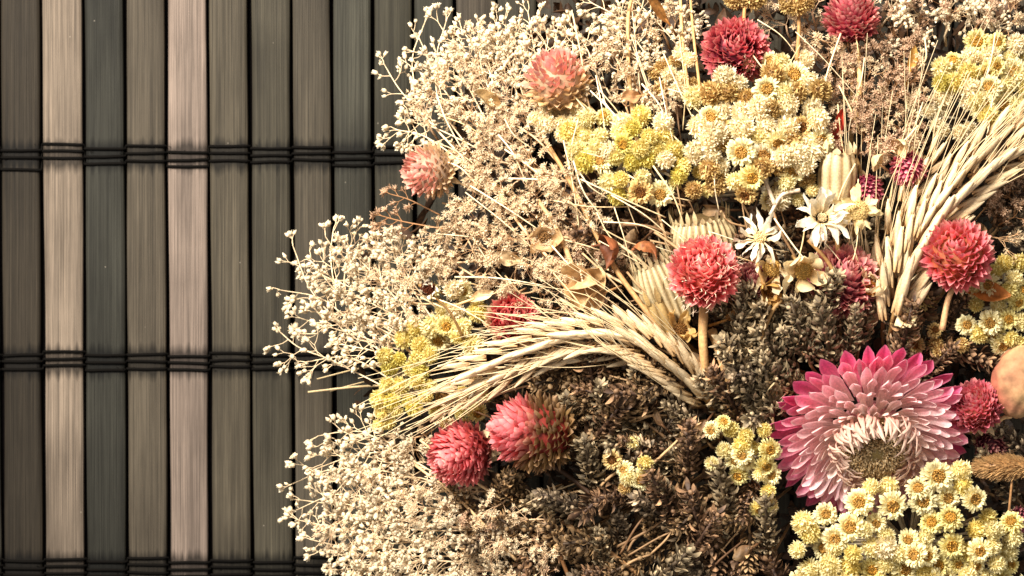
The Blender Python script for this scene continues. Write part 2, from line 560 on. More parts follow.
# ------------------------------------------------------------------ globe amaranth
def amaranth_mesh(R, tip, base, seed, squash=1.0, low=None, lowstart=2.2, theta_max=2.35, open_=0.45, n=300, frost=0.7):
    rs = RS(seed); b = MB()
    V, Q = ellipsoid(R * 0.74, (1, 1, squash), 8, 12)
    b.add(V, np.asarray(base) * 0.5, Q)
    ga = math.pi * (3 - math.sqrt(5))
    for i in range(n):
        f = (i + 0.5) / n
        th = math.acos(1 - f * (1 - math.cos(theta_max)))
        ph = i * ga + rs.uniform(-.1, .1)
        nrm = np.array([math.sin(th) * math.cos(ph), math.sin(th) * math.sin(ph), math.cos(th)])
        up = np.array([0, 0, 1.0])
        mer = up - nrm * nrm[2]
        mer = unit(mer) if np.linalg.norm(mer) > 1e-3 else unit((math.cos(ph), math.sin(ph), 0))
        d = unit(nrm * (open_ * .75 + rs.uniform(-.08, .10) + 0.45 * (1 - f)) + mer * (0.85 - 0.35 * (1 - f)) + rs.normal(size=3) * .07)
        L = R * rs.uniform(.32, .44); wd = R * rs.uniform(.21, .28)
        V, t, u, Q = petal(L, wd, 6, 3, 0.15 + rs.uniform(-.15, .25), rs.uniform(-.3, .3), -0.8, 'round' if i % 4 == 0 else 'point')
        M = frame(d, nrm)
        o = nrm * R * 0.68 * np.array([1, 1, squash])
        v = rs.uniform(.78, 1.2)
        tc = np.asarray(tip) * np.array([1, 1, 1]) * .72 + srgb(252, 172, 168) * .3
        if low is not None:
            k = np.clip((th - lowstart) / 0.35 + rs.uniform(-.3, .3), 0, 1); tc = tc * (1 - k) + np.asarray(low) * k
        bc = np.asarray(base)
        if low is not None: bc = bc * (1 - k) + np.asarray(low) * .7 * k
        c = mixc(bc, tc, t * 1.6)
        hi = np.clip((t - 0.5) * 2.4, 0, 1) * min(1, frost * 1.3) * rs.uniform(.1, 1)
        c = c * (1 - hi[:, None]) + srgb(252, 214, 186) * hi[:, None]
        b.add(V @ M.T + o, c * v, Q)
    return b


def amaranth(px, py, R, axis, tip, base, label, seed, dz=14, calyx=None, stem=True, squash=1.0, fuzz=0.0, **kw):
    R = R * 1.0
    ax = unit((axis[0], -axis[1], axis[2]))
    z = dome(px, py) + dz
    c = W(px, py, z)
    t = thing("globe_amaranth", label, "dried flower", c - ax * R, "globe amaranth heads in the bouquet")
    mb = amaranth_mesh(R, tip, base, seed, squash, **kw)
    M = frame(np.cross(ax, (0.3, 1, 0.2)), ax)     # normal column = axis
    M = np.stack([M[:, 0], M[:, 1], M[:, 2]], axis=1)
    zc = ax; xc = unit(np.cross((0.2, 1, 0.1), zc)); yc = np.cross(zc, xc)
    M = np.stack([xc, yc, zc], axis=1)
    b = MB(); b.merge(mb, M, c); b.build("flower_head", M_PETAL, t)
    rs = RS(seed + 5)
    b = MB()
    cc = CREAM2 if calyx is None else calyx
    for i in range(11):
        a = i * 2 * math.pi / 11 + rs.uniform(-.2, .2)
        rd = xc * math.cos(a) + yc * math.sin(a)
        V, tt, u, Q = petal(R * rs.uniform(.45, .75), R * .32, 6, 3, .3, -.9 + rs.uniform(-.4, .4), .5, 'point')
        d = unit(rd * .9 - zc * .15 + rs.normal(size=3) * .12)
        b.add(V @ frame(d, zc).T + c - zc * R * .66 + rd * R * .12, mixc(cc * .7, cc, tt) * rs.uniform(.8, 1.15), Q)
    b.build("calyx", M_LEAF, t)
    if fuzz:
        b = MB()
        for i in range(int(fuzz)):
            nrm = unit(rs.normal(size=3) + zc * .4)
            p = c + nrm * R * .95; d = unit(nrm + rs.normal(size=3) * .6)
            b.tube([p, p + d * 3, p + d * 5 + rs.normal(size=3)], .45, .2, srgb(250, 226, 196), 3, cap=False)
        b.build("pale_tufts", M_BUD, t)["kind"] = "stuff"
    if stem:
        stalk(t, c - ax * R * .6, ax, 2.6, STRAWD)
    return t


GREEN = srgb(132, 104, 62)
amaranth(558, 84, 34, (-.25, -.75, .6), srgb(240, 138, 130), srgb(250, 206, 164), "salmon globe amaranth with cream underside standing above cream sprays at upper left", 21, 16, low=srgb(250, 216, 160), lowstart=1.25, open_=.6, frost=.8, n=150)
amaranth(735, 52, 33, (.05, -.35, .9), CRIM, srgb(120, 14, 40), "deep crimson domed globe amaranth half covered by the cream everlasting cluster", 22, 6, open_=.6, frost=.5, n=330)
amaranth(851, 21, 28, (-.1, -.85, .5), srgb(220, 62, 92), srgb(176, 40, 64), "crimson globe amaranth at the top edge, pointing up above its tan calyx", 23, 14, calyx=TAN, open_=.5)
amaranth(431, 171, 28, (-.75, .1, .6), srgb(246, 162, 146), srgb(252, 212, 176), "peach globe amaranth with cream papery side hanging over the top mat cord", 24, 30, low=srgb(246, 214, 166), lowstart=1.2, frost=.8, open_=.55, n=150)
amaranth(512, 321, 27, (.25, -.3, .85), srgb(228, 66, 72), srgb(200, 50, 50), "bright red globe amaranth partly hidden behind the awns of the arching wheat", 25, 4, low=CREAM2, lowstart=1.5)
amaranth(464, 453, 33, (-.7, .25, .6), srgb(232, 98, 112), srgb(216, 84, 76), "coral red globe amaranth lying left of the half brown one", 26, 22, low=srgb(150, 60, 60), lowstart=1.7, open_=.35, frost=.35, squash=1.1)
amaranth(536, 433, 38, (-.9, -.15, .28), srgb(232, 98, 112), srgb(196, 76, 64), "pointed globe amaranth turning from red to greenish brown scales on its right half", 27, 26, low=srgb(150, 116, 72), lowstart=1.12, theta_max=2.85, open_=.5, frost=.25, squash=1.25, n=330, calyx=GREEN)
amaranth(704, 274, 35, (.0, -.45, .85), srgb(238, 116, 130), srgb(226, 104, 84), "rose pink globe amaranth with frosty tufts on a bare upright stem", 28, 42, fuzz=120, open_=.4, stem=False, frost=.75)
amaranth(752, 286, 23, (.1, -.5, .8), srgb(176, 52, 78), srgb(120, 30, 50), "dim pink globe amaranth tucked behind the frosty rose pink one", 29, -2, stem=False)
amaranth(842, 284, 36, (.25, -.5, .8), srgb(216, 110, 124), srgb(170, 70, 88), "muted pink globe amaranth half buried behind a grey seed spike below the star flowers", 30, -4, open_=.6)
amaranth(867, 189, 17, (.2, .6, .7), srgb(216, 74, 122), srgb(170, 44, 84), "small magenta globe amaranth bud nearer the ribbed cream pod", 31, 4, calyx=STRAW, n=110)
amaranth(909, 168, 19, (-.3, .75, .6), srgb(222, 80, 126), srgb(180, 50, 84), "small magenta globe amaranth bud under a curled tan calyx beside the wheat", 32, 12, calyx=STRAW, n=110)
amaranth(957, 257, 35, (-.02, -.42, .88), srgb(236, 84, 122), srgb(238, 140, 96), "vivid pink globe amaranth with open pointed scales below the right wheat ears", 33, 44, open_=.55, frost=.55, n=230)
amaranth(976, 408, 27, (-.3, -.5, .8), srgb(228, 92, 132), srgb(220, 120, 100), "compact pink globe amaranth touching the right side of the strawflower", 34, 8, open_=.35, frost=.4)
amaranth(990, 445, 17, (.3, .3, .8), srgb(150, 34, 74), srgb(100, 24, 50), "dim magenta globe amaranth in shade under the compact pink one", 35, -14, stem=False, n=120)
amaranth(1019, 519, 14, (.5, .2, .7), srgb(160, 34, 84), srgb(100, 24, 50), "small magenta globe amaranth cut by the right frame edge", 36, -10, stem=False, n=100)
# the bare upright stems in front
b = MB()
t = thing("bare_stem", "straight pale stem rising to the frosty rose pink globe amaranth", "stem", W(708, 400, dome(708, 400) - 6))
b.tube(spline([W(704, 306, dome(704, 306) + 10), W(703, 345, dome(703, 345) + 16), W(709, 400, dome(709, 400) - 6)], 9), 4.6, 3.6, srgb(206, 160, 106), 8)
b.build("stem_segment", M_STEM, t)
b = MB(); b.tube(spline([W(712, 330, dome(712, 330)), W(722, 360, dome(722, 360) + 6), W(732, 396, dome(732, 396) - 6)], 7), 4.4, 3.4, srgb(190, 150, 100), 8)
b.build("side_stem", M_STEM, t)

# ------------------------------------------------------------------ the big strawflower
def strawflower():
    rs = RS(77)
    ax = unit((0.03, -0.52, 0.85))
    c = W(872, 436, dome(872, 436) + 6)
    xc = unit(np.cross((0, 1, 0), ax)); yc = np.cross(ax, xc)
    t = thing("strawflower", "large magenta and pale pink strawflower with a fuzzy tan disc, biggest bloom", "dried flower", c - ax * 30)
    rows = [  # n, tip radius, length, width, lift of the tip, start bend, end bend, tip colour, base colour
        (33, 95, 58, 14, -2, -0.05, 0.40, srgb(232, 86, 142), srgb(242, 160, 180)),
        (33, 88, 54, 12.5, 4, 0.05, 0.6, srgb(244, 128, 164), srgb(250, 200, 204)),
        (33, 80, 50, 11.5, 11, 0.12, 0.75, srgb(250, 176, 188), srgb(253, 222, 214)),
        ]
    rows2 = [(33, 71, 46, 10, 17, 0.18, 0.9, srgb(252, 202, 206), srgb(254, 230, 220)),
             (32, 62, 42, 9, 22, 0.25, 1.0, srgb(250, 192, 196), srgb(252, 224, 212)),
             (30, 54, 38, 8, 26, 0.3, 1.0, srgb(252, 206, 202), srgb(252, 230, 214)),
             (28, 47, 34, 6.5, 29, 0.4, 1.0, srgb(252, 214, 200), srgb(252, 230, 210))]

    def one(b, n, tr, L, wd, lift, a0, a1, ct, cb, i, row):
        a = (i + 0.5 * (row % 2)) * 2 * math.pi / n + rs.uniform(-.07, .07)
        rd = xc * math.cos(a) + yc * math.sin(a)
        L = L * rs.uniform(.9, 1.08); e = rs.uniform(-.09, .09)
        V, tt, u, Q = petal(L, wd * rs.uniform(.88, 1.1), 12, 7, a0 + e, a1 + e + rs.uniform(-.15, .3), rs.uniform(.35, .75), 'round')
        V[:, 2] += u * (tt ** 2) * rs.uniform(-2.4, 2.4) + np.sin(tt * 7 + i) * .5; V[:, 0] *= 1 + .10 * np.sin(tt * 11 + i * 2.3)
        V[:, 2] += (1 - np.abs(u)) ** 2 * -0.9 * tt          # shallow keel
        M = frame(rd, ax)
        o = c + rd * (tr + rs.uniform(-3, 3) - V[:, 1].max()) + ax * (lift + rs.uniform(-1.5, 1.5) - V[:, 2].max())
        col = mixc(cb, ct, (tt - .15) * 1.5)
        rim = np.clip((np.abs(u) - .6) * 2.2, 0, 1) * np.clip((tt - .5) * 2.4, 0, 1) + np.clip((tt - .88) * 6, 0, 1) * .6
        rim = np.clip(rim, 0, 1) * (0.25 if row < 1 else .5 if row < 2 else .8)
        col = col * (1 - rim[:, None]) + srgb(255, 240, 232) * rim[:, None]
        vein = 1 - 0.08 * np.cos(u * 9)
        b.add(V @ M.T + o, col * vein[:, None] * rs.uniform(.9, 1.06), Q)
    for r, row in enumerate(rows):
        for i in range(row[0]):
            b = MB(); one(b, *row, i, r); b.build("petal", M_PETAL, t)
    b = MB()
    for r, row in enumerate(rows2):
        for i in range(row[0]):
            one(b, *row, i, r + 4)
    # narrow curled strands bending in over the disc
    for i in range(190):
        a = rs.uniform(0, 2 * math.pi)
        top = math.sin(a)
        rd = xc * math.cos(a) + yc * math.sin(a)
        L = rs.uniform(14, 28) * (1.2 if top > .2 else .85)
        V, tt, u, Q = petal(L, rs.uniform(2.8, 5.0), 10, 4, rs.uniform(1.0, 1.4), rs.uniform(2.2, 3.3), .6, 'strand')
        V[:, 0] += (tt ** 2) * rs.uniform(-11, 11)
        M = frame(rd, ax)
        o = c + rd * rs.uniform(28, 42) + ax * rs.uniform(17, 24)
        b.add(V @ M.T + o, mixc(srgb(236, 176, 160), srgb(250, 218, 194), tt) * rs.uniform(.74, 1.0), Q)
    o = b.build("inner_petals", M_PETAL, t); o["kind"] = "stuff"; o["label"] = "pale curled inner petals"
    b = MB()
    V, Q = ellipsoid(30, (1, 1, .5), 8, 20)
    M = np.stack([xc, yc, ax], axis=1)
    dc = c + ax * 16
    b.add(V @ M.T + dc, srgb(150, 128, 80), Q)
    for i in range(1100):
        f = (i + .5) / 1100; r = 30 * math.sqrt(f); a = i * 2.39996
        h = 13 * math.sqrt(max(0, 1 - (r / 31) ** 2)) + 2 - 5 * math.exp(-(r / 6) ** 2)
        rd = xc * math.cos(a) + yc * math.sin(a)
        p = dc + rd * r + ax * h
        d = unit(ax + rd * r / 40 + rs.normal(size=3) * .35)
        cc = mixc(srgb(176, 140, 92), srgb(236, 210, 164), rs.uniform(0, 1)) * (0.6 if r < 6 else 1) * rs.uniform(.75, 1.1)
        b.tube([p, p + d * rs.uniform(2.5, 5)], .95, .6, cc, 4)
    b.build("flower_disc", M_BUD, t)
    stalk(t, c - ax * 26, ax, 4)
    b = MB(); V, Q = ellipsoid(30, (1, 1, .8), 8, 16); b.add(V @ M.T + c - ax * 8, srgb(190, 130, 130), Q); b.build("receptacle", M_STEM, t)


strawflower()

# ------------------------------------------------------------------ everlasting (helichrysum) heads
def head_open(seed, ctip, cbase, ceye, nb=18):
    rs = RS(seed); b = MB(); R = 10.0
    V, Q = ellipsoid(R * .62, (1, 1, .9), 6, 12); b.add(V - (0, 0, 5.2), cbase * .85, Q)
    for row, (n, th, L, rr, zz) in enumerate(((nb + 4, -.25, .42, .62, -4), (nb + 6, .05, .44, .60, -2.4), (nb + 6, .35, .46, .56, -1.0), (nb + 4, .70, .42, .52, .0), (nb + 2, 1.15, .34, .48, .8))):
        for i in range(n):
            a = (i + row * .5) * 2 * math.pi / n + rs.uniform(-.16, .16)
            rd = np.array([math.cos(a), math.sin(a), 0])
            d = unit(rd * math.cos(th) + np.array([0, 0, 1]) * math.sin(th) + rs.normal(size=3) * .17)
            V, t, u, Q = petal(R * L * rs.uniform(.7, 1.3), R * rs.uniform(.16, .26), 5, 3, .2, rs.uniform(-1.0, -.2), .5, 'round' if rs.uniform() < .6 else 'point')
            b.add(V @ frame(d, (0, 0, 1)).T + rd * R * rr + np.array([0, 0, zz]), mixc(cbase, ctip, t * 2.6) * rs.uniform(.85, 1.06), Q)
    e = MB()
    V, Q = ellipsoid(R * .42, (1, 1, .4), 4, 10, .1, rs); e.add(V + (0, 0, -.6), ceye * .8, Q)
    for i in range(40):
        r = R * .40 * math.sqrt((i + .5) / 40); a = i * 2.4
        p = np.array([r * math.cos(a), r * math.sin(a), .4])
        hole = .35 if r < R * .18 else 1.0
        e.tube([p, p + np.array([rs.uniform(-.3, .3), rs.uniform(-.3, .3), rs.uniform(1.0, 2.4) * hole])], .6, .45, ceye * rs.uniform(.7, 1.35) * hole, 4)
    return b, e


def head_ball(seed, ctip, cbase, n=95):
    rs = RS(seed); b = MB(); R = 9.8
    V, Q = ellipsoid(R * .66, (1, 1, .95), 6, 10); b.add(V, cbase * .85, Q)
    for i in range(int(n * 1.7)):
        f = (i + .5) / (n * 1.7); th = math.acos(1 - f * 1.75); ph = i * 2.39996
        nrm = np.array([math.sin(th) * math.cos(ph), math.sin(th) * math.sin(ph), math.cos(th)])
        V, t, u, Q = petal(R * rs.uniform(.32, .52), R * .19, 4, 3, .2, rs.uniform(-1.2, .4), .4, 'point')
        mer = unit(np.array([0, 0, 1.0]) - nrm * nrm[2] + 1e-3)
        d = unit(nrm * .9 + mer * .4 + rs.normal(size=3) * .3)
        b.add(V @ frame(d, nrm).T + nrm * R * .58, mixc(cbase, ctip, t * 2.0) * rs.uniform(.86, 1.1), Q)
    return b, None


EV = {}


def ev_set(key, ctip, cbase, ceye):
    L = []
    for k in range(3):
        h, e = head_open(300 + k + len(EV) * 20, ctip, cbase, ceye, 16 + k)
        m = h.mesh("everlasting_head"); m.materials.append(M_PETAL); me = e.mesh("flower_eye"); me.materials.append(M_BUD); L.append((m, me))
    for k in range(3):
        h, e = head_ball(340 + k + len(EV) * 20, ctip, cbase, 85 + 10 * k)
        m = h.mesh("everlasting_head"); m.materials.append(M_PETAL); L.append((m, None))
    EV[key] = L


ev_set("cream", srgb(252, 241, 190), srgb(242, 222, 148), srgb(204, 156, 78))
ev_set("yellow", srgb(244, 230, 158), srgb(224, 198, 102), srgb(206, 156, 66))
ev_set("lemon", srgb(232, 218, 124), srgb(206, 184, 76), srgb(206, 156, 60))
ev_set("pale", srgb(252, 240, 206), srgb(238, 216, 164), srgb(180, 130, 64))
ev_set("brown", srgb(226, 196, 130), srgb(160, 118, 60), srgb(140, 90, 40))


def scatter(poly, step, rs, jit=.35):
    """points inside a polygon, hex grid with jitter"""
    P = np.array(poly); x0, y0 = P.min(0); x1, y1 = P.max(0); out = []
    j = 0; y = y0
    while y <= y1:
        x = x0 + (step / 2 if j % 2 else 0)
        while x <= x1:
            qx, qy = x + rs.uniform(-jit, jit) * step, y + rs.uniform(-jit, jit) * step
            ins = False
            for a in range(len(P)):
                xa, ya = P[a]; xb, yb = P[a - 1]
                if (ya > qy) != (yb > qy) and qx < (xb - xa) * (qy - ya) / (yb - ya) + xa: ins = not ins
            if ins: out.append((qx, qy))
            x += step
        y += step * .87; j += 1
    return out


def everlasting(label, heads, kinds, seed, dz=16, scale=1.0, openp=.4, centre=None, bulge=12, tilt=.55, stemcol=None, fixed=()):
    """heads: list of (px,py); fixed: (px,py,r,kind,open?,(ax,ay)) placed as the photo shows"""
    rs = RS(seed)
    hs = np.array([h[:2] for h in heads] + [f[:2] for f in fixed])
    cx, cy = hs.mean(0) if centre is None else centre
    ext = max(20, np.sqrt(((hs - (cx, cy)) ** 2).sum(1)).max())
    foot = W(cx, cy, max(14, dome(cx, cy) - 50))
    t = thing("everlasting_cluster", label, "dried flower", foot, "everlasting flower clusters")
    stems = MB()
    items = [(h[0], h[1], 10.9 * scale * rs.uniform(.78, 1.14), kinds[rs.randint(len(kinds))], rs.uniform() < openp, None) for h in heads] + list(fixed)
    for (x, y, r, kd, op, ad) in items:
        d = math.hypot(x - cx, y - cy) / ext
        z = dome(x, y) + dz + bulge * (1 - d * d) + rs.uniform(-9, 5)
        if ad is None:
            nrm = unit(((x - cx) / ext * tilt + rs.normal() * .28, -(y - cy) / ext * tilt + rs.normal() * .28 - .05, 1))
        else:
            nrm = unit((ad[0], -ad[1], 1)); z += 4
        lib = EV[kd]
        hm, em = lib[rs.randint(3) + (0 if op else 3)]
        M = frame((math.cos(rs.uniform(0, 6.3)), math.sin(rs.uniform(0, 6.3)), 0.01), nrm)
        # keep normal column exactly on nrm
        s0 = unit(np.cross(nrm, M[:, 1])); d0 = np.cross(nrm, s0); M = np.stack([s0, d0, nrm], axis=1)
        p = W(x, y, z)
        o = put("everlasting_head", hm, t, p, M, r / 10.0)
        if em is not None:
            e = bpy.data.objects.new("flower_eye", em); COL.objects.link(e); e.parent = o
        q = p - nrm * 7 * r / 10
        mid = q + (foot - q) * .5 + np.array([0, 0, -4]) - nrm * 6
        stems.tube(spline([q, q - nrm * 7, mid, foot], 7), 1.0, 1.7, (srgb(206, 190, 160) if stemcol is None else stemcol) * rs.uniform(.7, 1), 5)
    stems.build("stem", M_STEM, t)
    return t


rs = RS(5)
# lowest, right
everlasting("pale yellow everlasting cluster, largest at the bottom edge, overlapping the strawflower's lower petals",
            [p for p in scatter([(793, 545), (800, 510), (840, 505), (880, 478), (960, 470), (1000, 505), (1022, 530), (1030, 590), (800, 600)], 18.5, rs, .3)
             if all(math.hypot(p[0] - f[0], p[1] - f[1]) > 15 for f in ((938, 478), (923, 501), (893, 506), (860, 502), (850, 527), (918, 490), (948, 498), (975, 503), (952, 546)))],
            ["cream", "cream", "yellow"], 401, 22, 1.02, .45, (910, 545), 16,
            fixed=[(938, 476, 14.5, "cream", True, (.1, -.1)), (923, 501, 13, "cream", True, (-.05, .1)), (893, 506, 13, "cream", True, (0, .3)), (859, 502, 13, "cream", True, (-.2, -.1)),
                   (850, 527, 13.5, "cream", True, (-.3, .05)), (918, 488, 11, "cream", True, (0, -.4)), (948, 498, 11, "cream", True, (.2, .1)), (975, 499, 12, "cream", True, (.35, .05)),
                   (952, 546, 12, "yellow", True, (.1, .2)), (980, 551, 11, "cream", True, (.1, .2)), (886, 548, 13, "pale", False, (.0, .1))])
everlasting("small-headed yellow everlasting cluster touching the strawflower's left petals",
            scatter([(706, 425), (735, 418), (775, 430), (780, 470), (772, 512), (758, 515), (748, 485), (712, 465)], 17, rs, .25),
            ["yellow", "cream"], 402, 10, .85, .5, (748, 458), 10, fixed=[(742, 455, 10, "cream", True, (-.3, .2)), (770, 450, 10, "yellow", True, (.4, .2))])
everlasting("tiny isolated yellow everlasting cluster of four heads with one dim gold head beside it",
            [(634, 443), (645, 464), (628, 478), (641, 480), (624, 470)], ["cream", "yellow"], 403, 18, .85, .2, (640, 470), 4,
            fixed=[(612, 460, 9, "brown", True, (-.2, 0)), (625, 488, 7, "brown", False, (-.2, .4))])
everlasting("lemon yellow everlasting cluster with one open daisy-like head, below the salmon globe amaranth",
            [p for p in scatter([(566, 120), (600, 103), (650, 112), (688, 130), (690, 180), (670, 190), (640, 205), (610, 205), (590, 165), (565, 160)], 17, rs, .3) if math.hypot(p[0] - 660, p[1] - 194) > 16],
            ["lemon", "yellow", "cream", "pale"], 404, 16, .98, .15, (628, 150), 14,
            fixed=[(660, 194, 12.5, "cream", True, (.05, .15)), (640, 192, 12, "brown", True, (-.1, .2)), (578, 152, 11, "yellow", True, (-.4, 0))])
everlasting("cream everlasting cluster, the biggest and palest one, right below the deep crimson bloom",
            [p for p in scatter([(690, 100), (720, 75), (765, 50), (805, 55), (825, 95), (830, 130), (810, 175), (790, 200), (755, 200), (715, 190), (690, 150)], 17, rs, .3)
             if all(math.hypot(p[0] - f[0], p[1] - f[1]) > 13 for f in ((741, 152), (711, 117), (767, 89), (794, 75), (752, 178), (742, 128)))],
            ["cream", "pale", "pale", "pale", "cream", "brown"], 405, 20, 1.1, .2, (762, 125), 20,
            fixed=[(741, 152, 13.5, "cream", True, (-.1, .15)), (711, 117, 12, "cream", True, (-.4, .0)), (767, 89, 13, "cream", True, (0, -.3)), (794, 75, 14, "cream", True, (.1, -.3)),
                   (752, 178, 12, "yellow", True, (.1, .3)), (742, 128, 14, "pale", False, (0, 0)), (716, 133, 13, "pale", False, (0, 0))])
everlasting("loose dull yellow everlasting heads drooping below the cream cluster beside the ribbed pod",
            [(790, 172), (806, 178), (800, 160), (812, 190), (783, 192), (770, 200), (798, 200), (700, 172), (708, 188), (694, 190), (676, 182)], ["yellow", "brown", "cream"], 406, 8, .85, .2, (760, 190), 2)
everlasting("soft yellow everlasting cluster behind the long vertical awns near the top right corner",
            scatter([(928, 70), (945, 45), (985, 40), (1030, 40), (1030, 125), (990, 120), (935, 98)], 18, rs, .3), ["yellow", "cream", "pale"], 407, 8, 1.0, .25, (975, 78), 10,
            fixed=[(943, 83, 10, "lemon", False, (-.1, .1)), (982, 103, 14, "cream", True, (.1, .2)), (1014, 72, 13, "cream", True, (.2, 0))])
everlasting("cream and yellow everlasting cluster at the right frame edge under the vivid pink bloom",
            scatter([(975, 285), (990, 262), (1030, 260), (1030, 350), (985, 345), (972, 325)], 17, rs, .3), ["cream", "yellow", "yellow"], 408, 14, .95, .4, (1004, 305), 10)
everlasting("faded yellow everlasting cluster below the withered white daisy, crossed by awns",
            scatter([(420, 290), (455, 275), (485, 290), (488, 345), (450, 355), (425, 340)], 19, rs, .3), ["cream", "pale", "yellow"], 409, 6, 1.1, .1, (452, 315), 8)
everlasting("greenish yellow everlasting knobs at the awn tips, nearest the mat",
            scatter([(385, 345), (415, 328), (440, 345), (435, 385), (405, 420), (372, 440), (368, 408)], 16, rs, .25), ["lemon", "yellow", "yellow"], 410, 12, .9, .0, (404, 380), 8)
everlasting("yellow everlasting heads under the wheat awns above the coral globe amaranth",
            scatter([(420, 400), (480, 380), (500, 395), (470, 430), (430, 425)], 18, rs, .3), ["yellow", "brown"], 411, -6, .8, .1, (460, 405), 4)
everlasting("pair of small gold everlasting heads between the wheat stems and the round pink bloom",
            [(921, 300), (935, 330), (915, 345), (936, 345), (962, 345), (940, 352), (967, 325)], ["brown", "brown", "cream"], 412, 4, .8, .3, (940, 330), 2)
everlasting("golden brown everlasting head seen from the side at the top edge, right one of two",
            [(797, 4), (806, 2), (789, 3)], ["brown"], 413, 30, 1.15, .0, (797, 6), 2)
everlasting("golden brown everlasting head seen from the side at the top edge, left one of two",
            [(745, -2), (736, -3), (754, -2)], ["brown"], 414, 30, 1.1, .0, (745, 2), 2)
everlasting("fluffy whitish everlasting patch between the salmon bloom and the lemon cluster",
            scatter([(530, 108), (575, 108), (600, 118), (560, 138), (528, 132)], 15, rs, .3), ["pale"], 415, 8, .9, .0, (560, 120), 6)
everlasting("fluffy cream everlasting tuft left of the deep crimson bloom",
            scatter([(655, 60), (690, 50), (705, 75), (690, 95), (655, 90)], 15, rs, .3), ["pale", "pale", "brown"], 416, 8, .9, .0, (680, 75), 6)
everlasting("fluffy white everlasting tuft crossed by awns above the right wheat ears",
            scatter([(905, 95), (935, 100), (945, 125), (975, 130), (960, 150), (925, 135)], 15, rs, .3), ["pale"], 417, 4, .9, .0, (935, 118), 4)

# ------------------------------------------------------------------ seed spikes
def spike_mesh(seed, L=52, R=11, pal=0):
    rs = RS(seed); b = MB()
    n = 96
    pals = [(srgb(74, 56, 38), srgb(196, 160, 114)), (srgb(84, 68, 48), srgb(230, 206, 164)), (srgb(76, 54, 40), srgb(176, 138, 102)), (srgb(78, 62, 48), srgb(200, 176, 142))]
    c0, c1 = pals[pal]
    b.tube([(0, 0, 0), (0, L * .5, 0), (0, L * .95, 0)], 2.2, 1.2, c0, 5)
    for i in range(n):
        f = (i + .5) / n
        whorl = round(f * 7) / 7.0
        y = L * (f * .45 + whorl * .55) + rs.uniform(-1.5, 1.5)
        prof = R * (0.75 + .35 * math.sin(f * 7 * 2 * math.pi)) * math.sqrt(max(0.05, 1 - (f * .96) ** 2.4)) * (0.6 + .4 * min(1, f * 5))
        a = i * 2.39996 + rs.uniform(-.4, .4)
        rd = np.array([math.cos(a), 0, math.sin(a)])
        d = unit(rd * rs.uniform(.6, 1.1) + np.array([0, rs.uniform(.3, 1.0), 0]))
        V, t, u, Q = petal(rs.uniform(5, 10.5), rs.uniform(2.2, 5.0), 5, 3, .3, rs.uniform(-1.4, -.2), rs.uniform(-1.2, .8), 'leaf')
        cc = mixc(c0, c1, np.clip(t * .9 + rs.uniform(-.35, .3), 0, 1)) * rs.uniform(.4, 1.25)
        if rs.uniform() < .13: cc = cc * 1.6
        b.add(V @ frame(d, rd).T + rd * prof * .5 + np.array([0, y, 0]), cc, Q)
        if rs.uniform() < .16:
            V, Q = ellipsoid(rs.uniform(1.3, 2.2), (1, 1.35, 1), 4, 6)
            b.add(V @ frame(d, rd).T + rd * prof * .8 + np.array([0, y + 2, 0]), mixc(c0, c1, rs.uniform(.1, .9)) * rs.uniform(.7, 1.1), Q)
    return b


SPK = []
for k in range(12):
    m = spike_mesh(500 + k, 40 + (k * 7) % 22, 10 + k % 3 * 1.5, k % 4).mesh("seed_spike"); m.materials.append(M_SEED); SPK.append((m, k % 4))


def seed_spike(px, py, ang, seed, tilt=.25, dz=0, s=1.0, pal=None, desc="dark brown seed spike"):
    rs = RS(seed)
    a = math.radians(ang)
    d = unit((math.cos(a), math.sin(a), tilt))
    p = W(px, py, dome(px, py) + dz)
    ch = [m for m in SPK if pal is None or m[1] == pal]
    m = ch[rs.randint(len(ch))]
    word = {0: "brown", 1: "grey tan", 2: "reddish brown", 3: "grey brown"}[m[1]]
    t = thing("seed_spike", uniq(f"{word} dried seed spike", px, py), "seed head", p - d * 26 * s, "dried brown seed spikes")
    put("bract_spike", m[0], t, p - d * 24 * s, frame(d, (rs.normal() * .3, rs.normal() * .3, 1)), s)
    b = MB()
    q = p - d * 24 * s
    e = q + (BASE - q) * .3 + np.array([rs.uniform(-14, 14), rs.uniform(-14, 14), -26])
    b.tube(spline([q, q - d * 14, e], 6), 1.3, 1.5, srgb(140, 108, 72) * rs.uniform(.6, 1.3), 5)
    b.build("stem", M_STEM, t)


rs = RS(9)
SPREG = [
    ([(590, 350), (650, 370), (700, 400), (790, 330), (800, 400), (770, 420), (700, 420), (690, 470), (600, 440), (580, 400)], 29, None, 2),
    ([(560, 480), (600, 450), (680, 470), (700, 500), (780, 500), (790, 600), (560, 600), (545, 520)], 30, None, 0),
    ([(480, 490), (545, 470), (560, 600), (490, 600)], 30, 0, -6),
    ([(720, 290), (790, 300), (870, 300), (885, 340), (800, 350), (780, 420), (745, 410), (720, 360)], 26, 1, 6),
    ([(880, 330), (930, 300), (980, 340), (965, 375), (900, 355)], 25, None, -4),
    ([(985, 460), (1030, 430), (1030, 510), (1000, 490)], 26, 2, -14),
    ([(490, 390), (580, 360), (600, 380), (580, 410), (560, 400)], 26, 0, -8),
    ([(560, 410), (600, 400), (600, 460), (575, 470)], 24, 0, -4),
    ([(600, 270), (650, 320), (690, 330), (730, 310), (740, 260), (690, 220), (640, 210), (600, 215)], 34, 2, -26),
    ([(770, 210), (850, 210), (900, 240), (890, 300), (780, 300), (760, 250)], 32, 2, -34),
    ([(980, 175), (1030, 160), (1030, 250), (990, 240)], 26, 2, -8)]
k = 0
